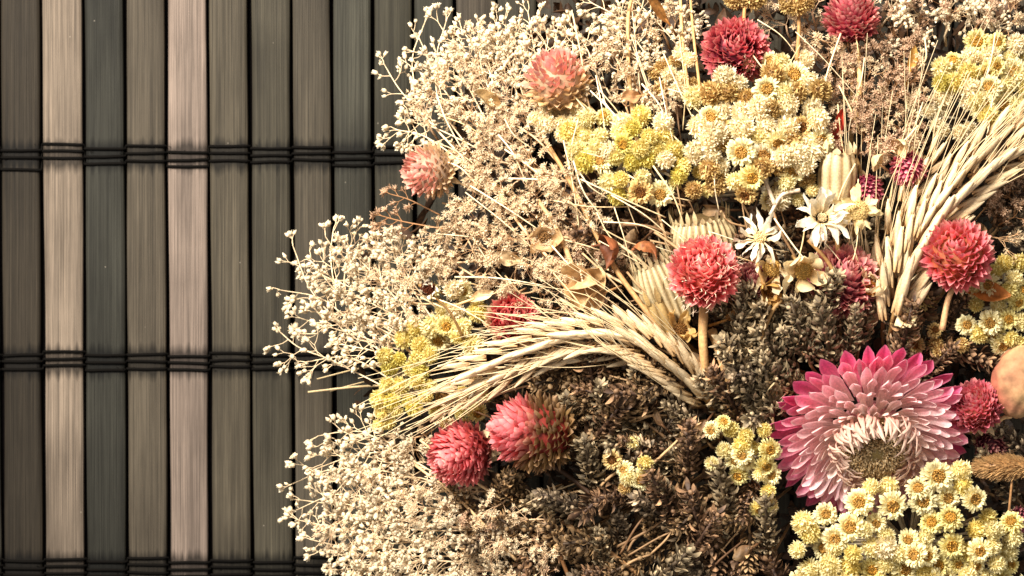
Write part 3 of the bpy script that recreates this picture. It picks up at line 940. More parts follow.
for poly, step, pal, dz in SPREG:
    for (x, y) in scatter(poly, step, rs, .4):
        out = math.degrees(math.atan2(-(y - CY), x - CX + 1))
        seed_spike(x, y, rs.uniform(40, 150) if rs.uniform() < .5 else out + rs.uniform(-50, 50), 900 + k, rs.uniform(.1, .9), dz + rs.uniform(-8, 10), rs.uniform(.85, 1.4), pal if rs.uniform() < .7 else None)
        k += 1
# spikes the photo shows clearly
for (x, y, a, tl, s_, pl, dz) in [(462, 500, 110, .5, 1.0, 0, 14), (500, 487, 60, .7, .9, 0, 10), (590, 470, 100, .8, 1.1, 1, 14), (575, 505, 160, .6, 1.1, 3, 12), (665, 500, 120, .6, 1.2, 2, 12),
                                  (688, 455, 90, .8, 1.1, 2, 14), (700, 540, 60, .5, 1.1, 2, 12), (742, 340, 95, .4, 1.2, 1, 16), (768, 385, 100, .3, 1.25, 1, 18), (828, 300, 70, .5, 1.15, 1, 22),
                                  (800, 330, 110, .4, 1.1, 1, 14), (905, 335, 80, .6, 1.15, 2, 16), (600, 405, 90, .9, 1.1, 1, 12), (640, 390, 60, .3, 1.2, 0, 10), (560, 540, 130, .5, 1.1, 0, 10), (520, 530, 150, .5, 1.0, 0, 8)]:
    seed_spike(x, y, a, 1500 + k, tl, dz, s_, pl); k += 1

# ------------------------------------------------------------------ baby's breath and other fine sprays
def bud_mesh(seed, R, c0, c1, star=False):
    rs = RS(seed); b = MB()
    k = .45 if star else .8
    V, Q = ellipsoid(R * k, (1, 1, 1.15), 4 if star else 5, 6, .12, rs)
    b.add(V + (0, 0, R * .4), mixc(c0, c1, .4) * rs.uniform(.85, 1.05), Q)
    n = 8 if star else 5
    for i in range(n):
        a = i * 2 * math.pi / n + rs.uniform(-.3, .3)
        rd = np.array([math.cos(a), math.sin(a), 0])
        V, t, u, Q = petal(R * rs.uniform(1.0, 1.7), R * (rs.uniform(.3, .5) if star else rs.uniform(.6, .9)), 3 if star else 4, 2, rs.uniform(.3, 1.3) if star else rs.uniform(.9, 1.4),
                           rs.uniform(-.6, .8) if star else rs.uniform(.5, 1.8), .4, 'point' if star else 'leaf')
        b.add(V @ frame(rd, (0, 0, 1)).T + rd * R * .3 + (0, 0, R * rs.uniform(0, .3)), mixc(c0, c1, t * 1.4) * rs.uniform(.85, 1.1), Q)
    return b


BUDS = {"cream": [bud_mesh(600 + i, 2.0 + .14 * i, srgb(230, 206, 166), srgb(252, 238, 208)) for i in range(5)],
        "tan": [bud_mesh(610 + i, 2.2 + .2 * i, srgb(206, 176, 134), srgb(240, 216, 178), True) for i in range(5)],
        "brown": [bud_mesh(620 + i, 2.2 + .2 * i, srgb(168, 128, 96), srgb(226, 192, 158), True) for i in range(5)],
        "fluff": [bud_mesh(630 + i, 2.0 + .2 * i, srgb(224, 196, 154), srgb(248, 228, 192), True) for i in range(5)]}
BUDM = {}
for kk, vv in BUDS.items():
    BUDM[kk] = []
    for x in vv:
        m = x.mesh("flower_bud"); m.materials.append(M_BUD); BUDM[kk].append(m)
STEMC = {"cream": srgb(236, 210, 170), "tan": srgb(206, 164, 120), "brown": srgb(150, 108, 70), "fluff": srgb(232, 196, 156)}


def rot_towards(d, rs, ang, flat=.6):
    r = rs.normal(size=3); r[2] *= flat
    r = unit(r - d * np.dot(r, d))
    return unit(d * math.cos(ang) + r * math.sin(ang))


def grow(sm, buds, p, d, L, lvl, rs, r, col, flat=.6, spread=.55):
    bend = rs.normal(size=3) * L * .07
    q = p + d * L + bend
    sm.tube([p, (p + q) / 2 + bend * .6, q], r, r * .72, col, 4, cap=False)
    d2 = unit(q - p + bend)
    if lvl == 0:
        buds.append((q, d2)); return
    n = 2 if rs.uniform() < .45 else 3
    for i in range(n):
        grow(sm, buds, q, rot_towards(d2, rs, spread * rs.uniform(.5, 1.3), flat), L * rs.uniform(.5, .85), lvl - 1, rs, r * .74, col, flat, spread)


def bframe(d, rs):
    a = rs.uniform(0, 6.28)
    x = unit(np.cross(d, (math.cos(a), math.sin(a), .3))); y = np.cross(d, x)
    return np.stack([x, y, unit(d)], axis=1)


nb = [0]


def outline_sprig(pts, kind, seed, size=14, label=None, sub=5, lvl=2, zo=0, rr=.85):
    rs = RS(seed)
    P = [W(x, y, (dome(x, y) if i == 0 else max(dome(x, y), 60)) + zo + 4 * i) for i, (x, y) in enumerate(pts)]
    path = spline(P, 14)
    nm = {"cream": "babys_breath_sprig", "tan": "sea_lavender_sprig", "brown": "sea_lavender_sprig", "fluff": "babys_breath_sprig"}[kind]
    tx, ty = pts[-1]
    t = thing(nm, label or uniq("pale open baby's breath sprig", tx, ty), "dried sprig", P[0], "sprigs reaching out over the mat")
    sm = MB(); buds = []
    sm.tube(path, rr, rr * .6, STEMC[kind], 5)
    d = unit(path[-1] - path[-3])
    for i in range(2):
        grow(sm, buds, path[-1], rot_towards(d, rs, .3, .5), size * .6, lvl - 1, rs, rr * .55, STEMC[kind], .5)
    for i in range(sub):
        f = .38 + .6 * (i + rs.uniform(0, .6)) / sub
        j = min(12, int(f * 13))
        d = unit(path[j + 1] - path[j])
        side = 1 if i % 2 else -1
        d2 = unit(d * math.cos(.75) + side * unit(np.cross(d, (0, 0, 1))) * math.sin(.75) + np.array([0, 0, rs.uniform(-.15, .35)]))
        grow(sm, buds, path[j], d2, size * rs.uniform(.7, 1.1), lvl - 1 + (rs.uniform() < .5), rs, rr * .55, STEMC[kind], .5)
    sm.build("stem", M_STEM, t)
    buds = buds[:100]
    for (p, d) in buds:
        put("flower_bud", BUDM[kind][rs.randint(5)], t, p, bframe(d, rs), rs.uniform(.9, 1.4))
    nb[0] += len(buds)


OUT = [  # top left
    [(470, 165), (425, 117), (400, 90), (384, 64)], [(455, 150), (424, 112), (412, 62), (425, 22)], [(470, 150), (440, 105), (436, 60), (446, 22)],
    [(500, 150), (470, 90), (450, 60)], [(520, 140), (485, 80), (478, 30)], [(530, 130), (510, 70), (505, 20)], [(540, 130), (530, 60), (520, 30)],
    [(590, 120), (575, 70), (572, 26)], [(610, 120), (592, 60), (574, 28)], [(640, 120), (618, 62), (603, 42)], [(655, 110), (632, 45), (618, 30)],
    [(650, 60), (620, 20), (592, 3)], [(500, 160), (440, 130), (412, 122)], [(520, 150), (445, 100), (425, 95)], [(560, 120), (545, 70), (548, 40)],
    [(690, 60), (660, 25), (640, 5)], [(500, 120), (470, 75), (462, 45)],
    # left
    [(420, 375), (350, 330), (312, 292), (293, 246)], [(420, 370), (350, 320), (320, 298), (280, 290)], [(410, 400), (335, 362), (300, 348), (280, 332)],
    [(420, 360), (345, 300), (331, 262), (333, 232)], [(420, 350), (350, 300), (348, 256), (356, 232)], [(410, 340), (345, 300), (312, 262), (300, 262)],
    [(430, 330), (385, 285), (378, 250)], [(420, 350), (360, 320), (315, 312)], [(400, 385), (350, 358), (305, 362)], [(430, 345), (360, 340), (335, 322)],
    [(440, 455), (370, 440), (345, 432), (318, 436)], [(440, 330), (400, 270), (392, 245)],
    # bottom left
    [(480, 500), (390, 472), (330, 470), (292, 484)], [(480, 515), (400, 505), (340, 494), (292, 512)], [(470, 495), (400, 455), (355, 456), (318, 468)],
    [(490, 545), (400, 540), (345, 530), (298, 520)], [(490, 555), (410, 556), (350, 548), (312, 540)], [(480, 580), (420, 572), (372, 565), (352, 566)],
    [(460, 505), (400, 450), (372, 436), (362, 432)], [(480, 530), (400, 520), (350, 505)], [(490, 520), (430, 480), (370, 480), (340, 480)], [(500, 570), (430, 560), (390, 572)],
    [(480, 500), (430, 470), (385, 462)], [(490, 530), (420, 530), (370, 520)]]
rq = RS(99)
for (x, y, ox, oy) in [(352, 252, 420, 330), (322, 275, 410, 340), (300, 318, 400, 350), (345, 345, 430, 380), (322, 455, 420, 480), (300, 500, 410, 505), (318, 552, 430, 540), (338, 570, 440, 560),
                       (362, 470, 450, 500), (378, 548, 470, 540), (400, 262, 450, 320), (420, 40, 470, 120), (462, 30, 500, 110), (498, 48, 530, 120), (528, 12, 545, 110), (556, 34, 570, 110),
                       (632, 10, 640, 90), (398, 130, 460, 160), (365, 300, 430, 340), (335, 515, 430, 515), (350, 500, 440, 500), (385, 500, 470, 510), (420, 560, 500, 550)]:
    OUT.append([(ox, oy), ((ox + x) / 2 + rq.uniform(-9, 9), (oy + y) / 2 + rq.uniform(-9, 9)), (x, y)])
for i, p in enumerate(OUT):
    outline_sprig(p, "cream", 700 + i, 13, sub=5 if i < 30 else 7)
outline_sprig([(450, 230), (405, 222), (382, 216)], "brown", 790, 8, "tan curly-flowered sprig poking out below the peach globe amaranth", sub=5, zo=6)
outline_sprig([(440, 215), (410, 200), (390, 194)], "brown", 791, 7, "small tan curly-flowered sprig, upper of two below the peach globe amaranth", sub=4, zo=6)

# dense sprays: ten shapes of each kind, copied
SPRAY = {}
for kk in BUDS:
    SPRAY[kk] = []
    for v in range(8):
        rs = RS(800 + v + 31 * len(SPRAY)); sm = MB(); bb = []
        sm.tube([(0, 0, -22), (rs.uniform(-2, 2), rs.uniform(-2, 2), -10), (0, 0, 0)], 1.2, .9, STEMC[kk], 4)
        for i in range(5):
            grow(sm, bb, np.zeros(3), rot_towards(np.array([0, 0, 1.0]), rs, rs.uniform(.2, 1.1), 1), rs.uniform(8, 14), 2, rs, .4, STEMC[kk], 1, .55)
        bl = MB()
        for (p, d) in bb:
            bl.merge(BUDS[kk][rs.randint(5)], bframe(d, rs), p, rs.uniform(.6, 1.15), np.full(3, rs.uniform(.8, 1.08)))
        a = sm.mesh("spray_stem"); a.materials.append(M_STEM); c = bl.mesh("blossom"); c.materials.append(M_BUD)
        SPRAY[kk].append((a, c))
DESC = {"cream": ("babys_breath_sprig", "cream baby's breath sprig", "dried sprig", "dense baby's breath sprigs"),
        "fluff": ("babys_breath_sprig", "blush cream baby's breath sprig", "dried sprig", "dense baby's breath sprigs"),
        "tan": ("sea_lavender_sprig", "tan sea lavender sprig", "dried sprig", "tan and brown sea lavender sprigs"),
        "brown": ("sea_lavender_sprig", "brown sea lavender sprig", "dried sprig", "tan and brown sea lavender sprigs")}
rs = RS(15)
REG = [([(335, 245), (400, 238), (470, 270), (425, 285), (420, 330), (400, 350), (350, 325), (330, 290)], 19, ["cream", "fluff", "cream"], 4, .9),
       ([(415, 245), (458, 205), (470, 120), (545, 120), (575, 165), (605, 235), (590, 290), (520, 300), (450, 275)], 19, ["tan", "fluff", "tan"], 0, .95),
       ([(435, 60), (470, 25), (530, 40), (560, 115), (500, 135), (425, 135)], 20, ["cream", "cream", "fluff"], 0, .95),
       ([(590, 60), (640, 20), (690, 20), (700, 50), (655, 60), (650, 110), (600, 105)], 20, ["cream", "tan"], -6, .95),
       ([(325, 490), (400, 450), (440, 480), (520, 510), (545, 600), (350, 590), (340, 540)], 21, ["cream", "cream", "fluff", "cream"], 0, .95),
       ([(440, 480), (500, 490), (560, 530), (560, 600), (500, 600), (470, 540)], 22, ["tan", "fluff", "brown"], 2, .9),
       ([(800, 60), (830, 40), (925, 60), (930, 100), (900, 160), (880, 160), (835, 150), (825, 100)], 19, ["brown", "tan", "brown"], -4, .95),
       ([(870, 0), (1030, 0), (1030, 40), (940, 45), (880, 60)], 20, ["cream", "tan", "brown"], -2, 1.0),
       ([(760, 0), (830, 0), (820, 50), (790, 45)], 20, ["fluff", "tan"], -6, .95),
       ([(985, 165), (1030, 150), (1030, 240), (990, 245), (975, 205)], 20, ["brown", "brown", "tan"], -4, .9),
       ([(560, 230), (640, 240), (620, 320), (540, 310)], 24, ["brown", "tan"], -14, .85),
       ([(640, 100), (690, 95), (685, 115), (650, 112)], 16, ["fluff"], 2, .8),
       ([(470, 420), (440, 430), (380, 430), (400, 455), (440, 470)], 19, ["cream", "tan"], -4, .9)]
for poly, step, kinds, dz, sc in REG:
    for (x, y) in scatter(poly, step, rs, .4):
        kk = kinds[rs.randint(len(kinds))]
        nm, pre, cat, grp = DESC[kk]
        z = max(46, dome(x, y)) + dz + rs.uniform(-12, 8)
        p = W(x, y, z)
        out = np.array([x - CX, -(y - CY), 0]) / CR
        d = unit(out * 1.1 + np.array([0, 0, 1]) + rs.normal(size=3) * .35)
        t = thing(nm, uniq(pre, x, y), cat, p - d * 22, grp)
        M = bframe(d, rs); s_ = sc * rs.uniform(.85, 1.15)
        a, c = SPRAY[kk][rs.randint(8)]
        put("stem", a, t, p, M, s_); put("blossom", c, t, p, M, s_)

# ------------------------------------------------------------------ wheat ears
def spikelet_mesh(seed):
    rs = RS(seed); b = MB()
    for k, (x, z, L, wd, a) in enumerate(((0, 1.5, 34, 6.6, .02), (-3.0, 0, 30, 5.4, .15), (3.0, 0, 31, 5.4, -.15), (1.2, 2.6, 20, 3.4, -.05), (0, -2.0, 24, 5.6, 0))):
        for sgn in (1, -1):
            V, t, u, Q = petal(L, wd, 8, 5, sgn * .14, -sgn * .14, -sgn * .7, 'leaf')
            V[:, 2] += sgn * np.abs(np.sin(np.pi * t)) * .6
            R_ = np.array([[math.cos(a), math.sin(a), 0], [-math.sin(a), math.cos(a), 0], [0, 0, 1]])
            c = mixc(srgb(206, 166, 112), srgb(246, 222, 180), t * 1.2)
            c = c * (1 - .22 * (np.abs(u) > .7))[:, None]
            b.add(V @ R_.T + np.array([x, 0, z + sgn * .8]), c * rs.uniform(.85, 1.08), Q)
    return b


SPL = []
for k in range(4):
    m = spikelet_mesh(1700 + k).mesh("spikelet"); m.materials.append(M_STRAW); SPL.append(m)


def wheat(pts, label, seed, zoff=20, n=26, wide=9, awn=110, awn_from=0.0, ssc=1.0, aspread=.16, stempts=None, awndir=None, aw_n=1):
    rs = RS(seed)
    P = [W(p[0], p[1], dome(p[0], p[1]) + zoff + (p[2] if len(p) > 2 else 0)) for p in pts]
    path = spline(P, 60)
    t = thing("wheat_ear", label, "wheat ear", P[0], "bearded wheat ears")
    b = MB(); b.tube(path[::3], 2.2, 1.4, STRAWD, 6)
    if stempts:
        b.tube(spline([W(p[0], p[1], p[2]) for p in stempts] + [P[0]], 10), 2.4, 2.2, STRAWD, 6)
    b.build("stem", M_STRAW, t)
    for i in range(n):
        f = i / n
        j = min(57, int(f * 58))
        d = unit(path[j + 2] - path[j])
        up = np.array([0, 0, 1.0]); sd = unit(np.cross(d, up)); un = np.cross(sd, d)
        # three rows: left, right, and one lying on top
        kdx = i % 3
        sx = (-1, 1, 0)[kdx]
        taper = (1 - .35 * f) * (0.75 + .25 * min(1, f * 6))
        off = sd * sx * wide * .55 * taper + un * (wide * .45 if sx == 0 else rs.uniform(-1, 3))
        dd = unit(d + sd * sx * .30 + un * (.12 if sx == 0 else .04) + rs.normal(size=3) * .05)
        nrm = unit(un + sd * sx * .8)
        p = path[j] + off
        o = put("spikelet", SPL[rs.randint(4)], t, p, frame(dd, nrm), ssc * (1 - .25 * f) * rs.uniform(.9, 1.1))
        if f >= awn_from:
            b = MB()
            for q in range(aw_n + (rs.uniform() < .5)):
                tipp = p + dd * 24 * ssc * (1 - .25 * f) + rs.normal(size=3) * .8
                g = d if awndir is None else unit(d * .5 + unit(np.array([awndir[0], -awndir[1], .0])) * .5)
                ad = unit(g + sd * (sx * .07 + rs.normal() * aspread) + un * rs.uniform(-.02, .12))
                L = awn * rs.uniform(.6, 1.1)
                mid = tipp + (ad * .6 + dd * .4) * L * .4
                end = tipp + ad * L + np.array([0, 0, rs.uniform(-12, 4)])
                b.tube(spline([p + dd * 14 * ssc, tipp, mid, end], 9), 0.62, .25, srgb(220, 184, 130), 4, col2=srgb(246, 226, 180), cap=False)
            Mo = Matrix(frame(dd, nrm).tolist()).to_quaternion().to_matrix()
            # awn is the spikelet's own sub-part
            A = np.array(Mo); sc_ = o.scale[0]
            b.v = [((v - p) @ A) / sc_ for v in b.v]
            me = b.mesh("awn"); me.materials.append(M_STRAW)
            oo = bpy.data.objects.new("awn", me); COL.objects.link(oo); oo.parent = o
    return t


wheat([(705, 398, -26), (672, 366, 0), (628, 338, 10), (575, 336, 12), (520, 352, 14), (458, 380, 24)], "arching bearded wheat ear sweeping left from centre to the mat",
      2001, 16, 56, 20, 105, 0, 1.12, .10, aw_n=1, stempts=[(760, 470, 90), (725, 430, 170)])
wheat([(640, 352, -12), (590, 345, 4), (540, 358, 10), (480, 385, 20), (440, 402, 26)], "second bearded wheat ear lying under the arching one, its awns ending at the yellow knobs",
      2002, 8, 28, 13, 95, 0, 1.0, .12, aw_n=1)
wheat([(892, 322, -14), (908, 270, 0), (942, 215, 8), (988, 170, 8), (1050, 132, 8)], "thick bearded wheat ear crossing the vivid pink globe amaranth's top, lowest of the right ears",
      2003, 26, 38, 20, 110, .45, 1.25, .10, stempts=[(880, 400, 150)])
wheat([(898, 300, -14), (912, 240, 0), (945, 192, 8), (988, 148, 8), (1050, 100, 8)], "middle bearded wheat ear in the right bunch, widest awn fan",
      2004, 20, 30, 17, 110, .35, 1.2, .08, stempts=[(880, 400, 150)])
wheat([(884, 300, -20), (893, 240, -6), (915, 185, 0), (940, 150, 0)], "upright bearded wheat ear in the right bunch with long awns towards the top edge",
      2005, 10, 16, 12, 150, .1, 1.0, .10, awndir=(.35, -1), stempts=[(880, 400, 150)])
wheat([(868, 330, -30), (872, 290, -20), (874, 250, -16)], "slim wheat ear deep below the star flowers with vertical awns",
      2006, 4, 14, 8, 200, .2, .9, .07, awndir=(.08, -1))
# thin awns poking over the mat on the left
t = thing("loose_awns", "three loose straw awns sticking out over the mat below the left sprigs", "straw", W(395, 372, dome(395, 372) + 8))
for (a, bq, r) in (((400, 362), (317, 379), .9), ((410, 385), (308, 392), 1.3), ((405, 375), (330, 391), .8)):
    b = MB(); b.tube(spline([W(*a, dome(*a) + 10), W((a[0] + bq[0]) / 2, (a[1] + bq[1]) / 2 - 2, 80), W(*bq, 66)], 8), r * 1.1, r * .8, srgb(236, 210, 160), 5)
    b.build("straw", M_STRAW, t)

# ------------------------------------------------------------------ star flowers, curled heads, daisy
def star(px, py, R, axis, label, seed, np_=11, ctip=srgb(255, 246, 224), cbase=srgb(240, 214, 160), disc=srgb(222, 180, 100), curl=(-.4, 1.2), wd=.28, dz=30, dr=.34, base=0.1, name="star_flower"):
    rs = RS(seed)
    ax = unit((axis[0], -axis[1], axis[2])); c = W(px, py, dome(px, py) + dz)
    xc = unit(np.cross((0.1, 1, 0), ax)); yc = np.cross(ax, xc)
    t = thing(name, label, "dried flower", c - ax * R * .6, "star-shaped dried flowers")
    for i in range(np_):
        a = i * 2 * math.pi / np_ + rs.uniform(-.25, .25)
        rd = xc * math.cos(a) + yc * math.sin(a)
        V, tt, u, Q = petal(R * rs.uniform(.6, 1.1), R * wd * rs.uniform(.6, 1.3), 9, 4, base + rs.uniform(-.2, .6), rs.uniform(*curl), rs.uniform(-.6, .9), 'leaf' if rs.uniform() < .5 else 'round')
        V[:, 2] += u * tt * rs.uniform(-4, 4) + np.sin(tt * 9 + a * 3) * .8; V[:, 0] += tt ** 2 * rs.uniform(-.35, .35) * R + u * np.sin(tt * 17 + i) * .5
        b = MB(); b.add(V @ frame(rd, ax).T + c + rd * R * .22, mixc(cbase, ctip, tt * 1.5) * rs.uniform(.86, 1.05), Q)
        b.build("petal", M_PETAL, t)
    b = MB(); V, Q = ellipsoid(R * dr, (1, 1, .6), 6, 12, .06, rs); M = np.stack([xc, yc, ax], axis=1)
    b.add(V @ M.T + c, disc * .8, Q)
    for i in range(80):
        r = R * dr * math.sqrt((i + .5) / 80); a = i * 2.4
        p = c + (xc * math.cos(a) + yc * math.sin(a)) * r + ax * (R * dr * .55 * math.sqrt(1 - (i + .5) / 81))
        b.tube([p, p + (ax + rs.normal(size=3) * .3) * 1.8], .6, .4, disc * rs.uniform(.7, 1.2), 4)
    b.build("flower_disc", M_BUD, t)
    stalk(t, c - ax * 2, ax, 1.7)


star(760, 238, 26, (.0, -.55, .7), "white star flower with drooping petals on a thin stem, left of the star pair", 3001, 16, curl=(-2.6, 1.6), base=.3, dr=.22, wd=.2, disc=srgb(240, 214, 160))
star(822, 218, 27, (.1, -.4, .9), "bright white star flower with crowded ragged petals left of the flat cream one", 3002, 34, dz=34, disc=srgb(240, 218, 170), curl=(-2.2, 2.4), base=.55, wd=.24, dr=.16)
star(858, 211, 20, (.0, -.15, 1), "flat cream daisy-like flower with short notched petals under the ribbed pod", 3003, 18, srgb(244, 224, 170), wd=.34, curl=(-.2, .3), dr=.5, disc=srgb(226, 196, 130))
star(772, 268, 26, (-.1, .5, .8), "withered cream flower with long curled petals under the white star pair", 3004, 9, srgb(246, 228, 186), srgb(206, 160, 90), curl=(.4, 2.2), dz=22, base=.5)
star(803, 270, 26, (.2, .3, .8), "crumpled cream flower with folded papery petals beside the muted pink bloom", 3005, 10, srgb(246, 226, 180), srgb(214, 170, 100), curl=(.6, 2.4), dz=24, wd=.5, base=.4)
star(770, 290, 18, (.0, .2, .9), "golden brown withered flower between two pink globe amaranths", 3006, 9, srgb(206, 160, 90), srgb(150, 100, 44), srgb(150, 96, 36), curl=(.6, 2.4), dz=16, wd=.6, base=.4)
star(871, 288, 22, (.05, -.4, .8), "golden cupped flower with curled cream petals near the wheat stems", 3007, 13, srgb(248, 232, 190), srgb(190, 134, 60), srgb(176, 110, 40), curl=(1.2, 2.8), wd=.22, dz=16, base=.7)
star(428, 289, 12, (-.05, .0, 1), "white withered daisy with a dark rust centre on a thin dark stem", 3008, 9, disc=srgb(92, 40, 14), dr=.6, dz=30, wd=.4, curl=(.8, 2.0), base=.6)
star(906, 318, 13, (-.3, .0, 1), "small cream husk flower with one dark hole, on a brown seed head", 3009, 7, srgb(240, 220, 176), disc=srgb(150, 110, 70), dz=22, wd=.7, curl=(.3, 1.2))
star(585, 280, 22, (.1, .3, .8), "tan papery husk flower with three broad folded bracts above the arching wheat", 3010, 5, srgb(216, 178, 124), srgb(150, 110, 66), srgb(140, 96, 54), wd=.95, curl=(.2, 1.4), dz=14)
star(545, 237, 17, (-.1, .3, .8), "tan papery husk flower among the tan sprays, smaller one", 3011, 5, srgb(222, 186, 136), srgb(160, 120, 76), srgb(150, 110, 64), wd=.9, curl=(.2, 1.4), dz=12)
star(640, 335, 14, (.0, -.4, .8), "feathery cream tuft behind the arch of the wheat ear", 3012, 22, srgb(246, 226, 186), srgb(210, 180, 130), wd=.12, curl=(-.2, .8), dz=8, base=.9)
star(680, 330, 20, (.1, -.3, .8), "golden tan crumpled flower left of the bare upright stem", 3013, 12, srgb(216, 178, 110), srgb(150, 108, 54), srgb(140, 96, 44), wd=.4, curl=(.6, 2.2), dz=2, base=.5)
b = MB(); t = thing("thin_stem", "thin dark curved stem below the white withered daisy", "stem", W(465, 340, dome(465, 340) + 24))
b.tube(spline([W(430, 293, dome(430, 293) + 26), W(450, 312, dome(450, 312) + 34), W(464, 340, dome(464, 340) + 26)], 8), 1.0, 1.3, srgb(110, 78, 34), 5); b.build("stem_segment", M_STEM, t)

# ------------------------------------------------------------------ ribbed pods
def ribbed(px, py, py2, px2, r0, r1, label, seed, ribs=9, col=srgb(236, 214, 168), colg=srgb(170, 134, 82), dz=18, teeth=True, tw=.5):
    rs = RS(seed)
    a = W(px2, py2, dome(px2, py2) + dz - 14); e = W(px, py, dome(px, py) + dz)
    d = unit(e - a); L = np.linalg.norm(e - a); F = frame(d, (0, 0, 1))
    t = thing("seed_pod", label, "seed pod", a, "ribbed seed pods")
    b = MB(); nl, na = 12, ribs * 6; V = []; C = []
    for i in range(nl + 1):
        f = i / nl
        r = (r0 + (r1 - r0) * f) * (0.80 + .30 * math.sin(math.pi * min(1, f * .85 + .1)))
        for j in range(na):
            th = 2 * math.pi * j / na
            g = abs(math.sin(th * ribs / 2))
            rr = r * (0.90 + .10 * g + .03 * math.sin(th * 3 + f * 5 + seed) + rs.uniform(-.012, .012))
            V.append((math.cos(th) * rr, f * L, math.sin(th) * rr)); C.append(mixc(colg, col, g ** .8) * (0.9 + .1 * math.sin(f * 9)))
    Q = [(i * na + j, i * na + (j + 1) % na, (i + 1) * na + (j + 1) % na, (i + 1) * na + j) for i in range(nl) for j in range(na)]
    b.add(np.array(V) @ F.T + a, C, Q); b.build("pod_wall", M_STRAW, t)
    if teeth:
        for k in range(ribs):
            th = 2 * math.pi * (k + .5) / ribs
            rd = np.array([math.cos(th), 0, math.sin(th)])
            Vp, tt, u, Qp = petal(L * .3 * rs.uniform(.4, 1.3), r1 * tw, 6, 3, -.1, rs.uniform(-.3, .5), .4, 'point')
            M = frame(unit(np.array([0, 1, 0]) + rd * .12), rd)
            b = MB(); b.add((Vp @ M.T + rd * r1 * .9 + np.array([0, L * .97, 0])) @ F.T + a, mixc(colg, col, tt + .4), Qp); b.build("tooth", M_STRAW, t)
    b = MB(); V, Q = ellipsoid(r1 * .8, (1, .4, 1), 6, 12); b.add((V + (0, L * .86, 0)) @ F.T + a, colg * .5, Q); b.build("pod_core", M_SEED, t)
    stalk(t, a, d, 2.2)


ribbed(838, 152, 203, 836, 15, 17, "ribbed cream barrel-shaped pod standing upright above the flat cream daisy", 3101, 9)
ribbed(700, 218, 262, 706, 26, 30, "wide ribbed olive straw cup behind the frosty rose pink bloom", 3102, 26, srgb(206, 186, 142), srgb(130, 104, 62), -6, tw=.16)
ribbed(652, 262, 318, 676, 24, 24, "wide ribbed olive straw cup left of the frosty rose pink bloom", 3103, 24, srgb(212, 192, 148), srgb(136, 110, 66), -4, tw=.16)
ribbed(655, 300, 345, 672, 9, 12, "slim ribbed husk under the wide straw cup", 3104, 7, srgb(190, 160, 104), srgb(120, 92, 50), 6)

# blush pod on the right edge
t = thing("blushing_pod", "smooth rounded tan pod with a pink blush, cut by the right frame edge", "seed pod", W(998, 418, dome(998, 418)))
c = W(1021, 380, dome(1021, 380) + 16)
b = MB(); V, Q = ellipsoid(1, (26, 35, 24), 36, 60)
M = frame((.25, 1, .1)); n_ = np.linalg.norm(V / (26, 35, 24), axis=1)
k = np.clip(.30 - V[:, 0] / 45 - V[:, 1] / 120 + .15 * np.sin(V[:, 2] * .3 + V[:, 1] * .13), 0, 1)
V[:, 0] *= .97 + .07 * np.cos(V[:, 1] * .07 + .4); wr_ = 1 + .022 * np.sin(np.arctan2(V[:, 2], V[:, 0]) * 9 + V[:, 1] * .08) + .015 * np.sin(V[:, 1] * .35 + V[:, 0] * .2); V = V * wr_[:, None]
b.add(V @ M.T + c, mixc(srgb(192, 160, 112), srgb(168, 100, 80), k), Q); b.build("pod_body", M_POD, t)
b = MB(); b.tube(spline([c + (-8, -33, -2), W(1000, 420, dome(1000, 420) + 6), W(985, 445, dome(985, 445) - 20)], 8), 2.0, 2.4, srgb(196, 160, 116), 6); b.build("stem", M_STEM, t)

# fuzzy tan grass head
t = thing("fuzzy_grass_head", "soft tan bunny-tail grass head lying beneath the dim magenta bloom", "grass head", W(985, 468, dome(985, 468)))
rs = RS(44); c = W(1006, 467, dome(1006, 467) + 4); b = MB(); V, Q = ellipsoid(1, (26, 8, 8), 8, 14); b.add(V + c, srgb(170, 126, 76), Q)
for i in range(1300):
    n_ = unit(rs.normal(size=3)); p = c + n_ * (26, 8, 8); d = unit(n_ * (.3, 1, 1) + np.array([-1.1, rs.normal() * .2, rs.normal() * .2]))
    b.tube([p, p + d * rs.uniform(5, 9)], .5, .2, srgb(212, 168, 112) * rs.uniform(.6, 1.1), 3, cap=False)
b.build("fluffy_body", M_STRAW, t)
b = MB(); b.tube(spline([c + (25, 0, 0), c + (60, 5, -8)], 4), 1.5, 1.5, STRAWD, 5); b.build("stem", M_STEM, t)

# ------------------------------------------------------------------ curled dead leaves
def leaf(px, py, L, wd, ang, tilt, c0, c1, label, seed, dz=6, curl=1.6, cup=.8):
    rs = RS(seed); a = math.radians(ang)
    d = unit((math.cos(a), math.sin(a), tilt))
    V, t_, u, Q = petal(L, wd, 16, 9, rs.uniform(-.2, .3), curl, cup, 'leaf')
    V[:, 2] += np.sin(t_ * 12 + u * 3 + seed) * wd * .05 + np.cos(u * 5 + t_ * 6) * wd * .04 * np.abs(u)
    V[:, 0] += np.sin(t_ * 7 + seed) * wd * .06
    p = W(px, py, dome(px, py) + dz)
    t = thing("curled_leaf", label, "dead leaf", p, "curled dead leaves")
    vein = 1 - .3 * np.exp(-(u / .12) ** 2)
    b = MB(); b.add(V @ frame(d, (rs.normal() * .3, rs.normal() * .3, 1)).T + p, mixc(c0, c1, t_) * vein[:, None], Q)
    o = b.build("leaf_blade", M_LEAF, t)
    b = MB(); b.tube([p - d * 16 - (0, 0, 8), p, p + d * 4], 1.3, 1.0, c0, 5); b.build("leaf_stalk", M_STEM, t)


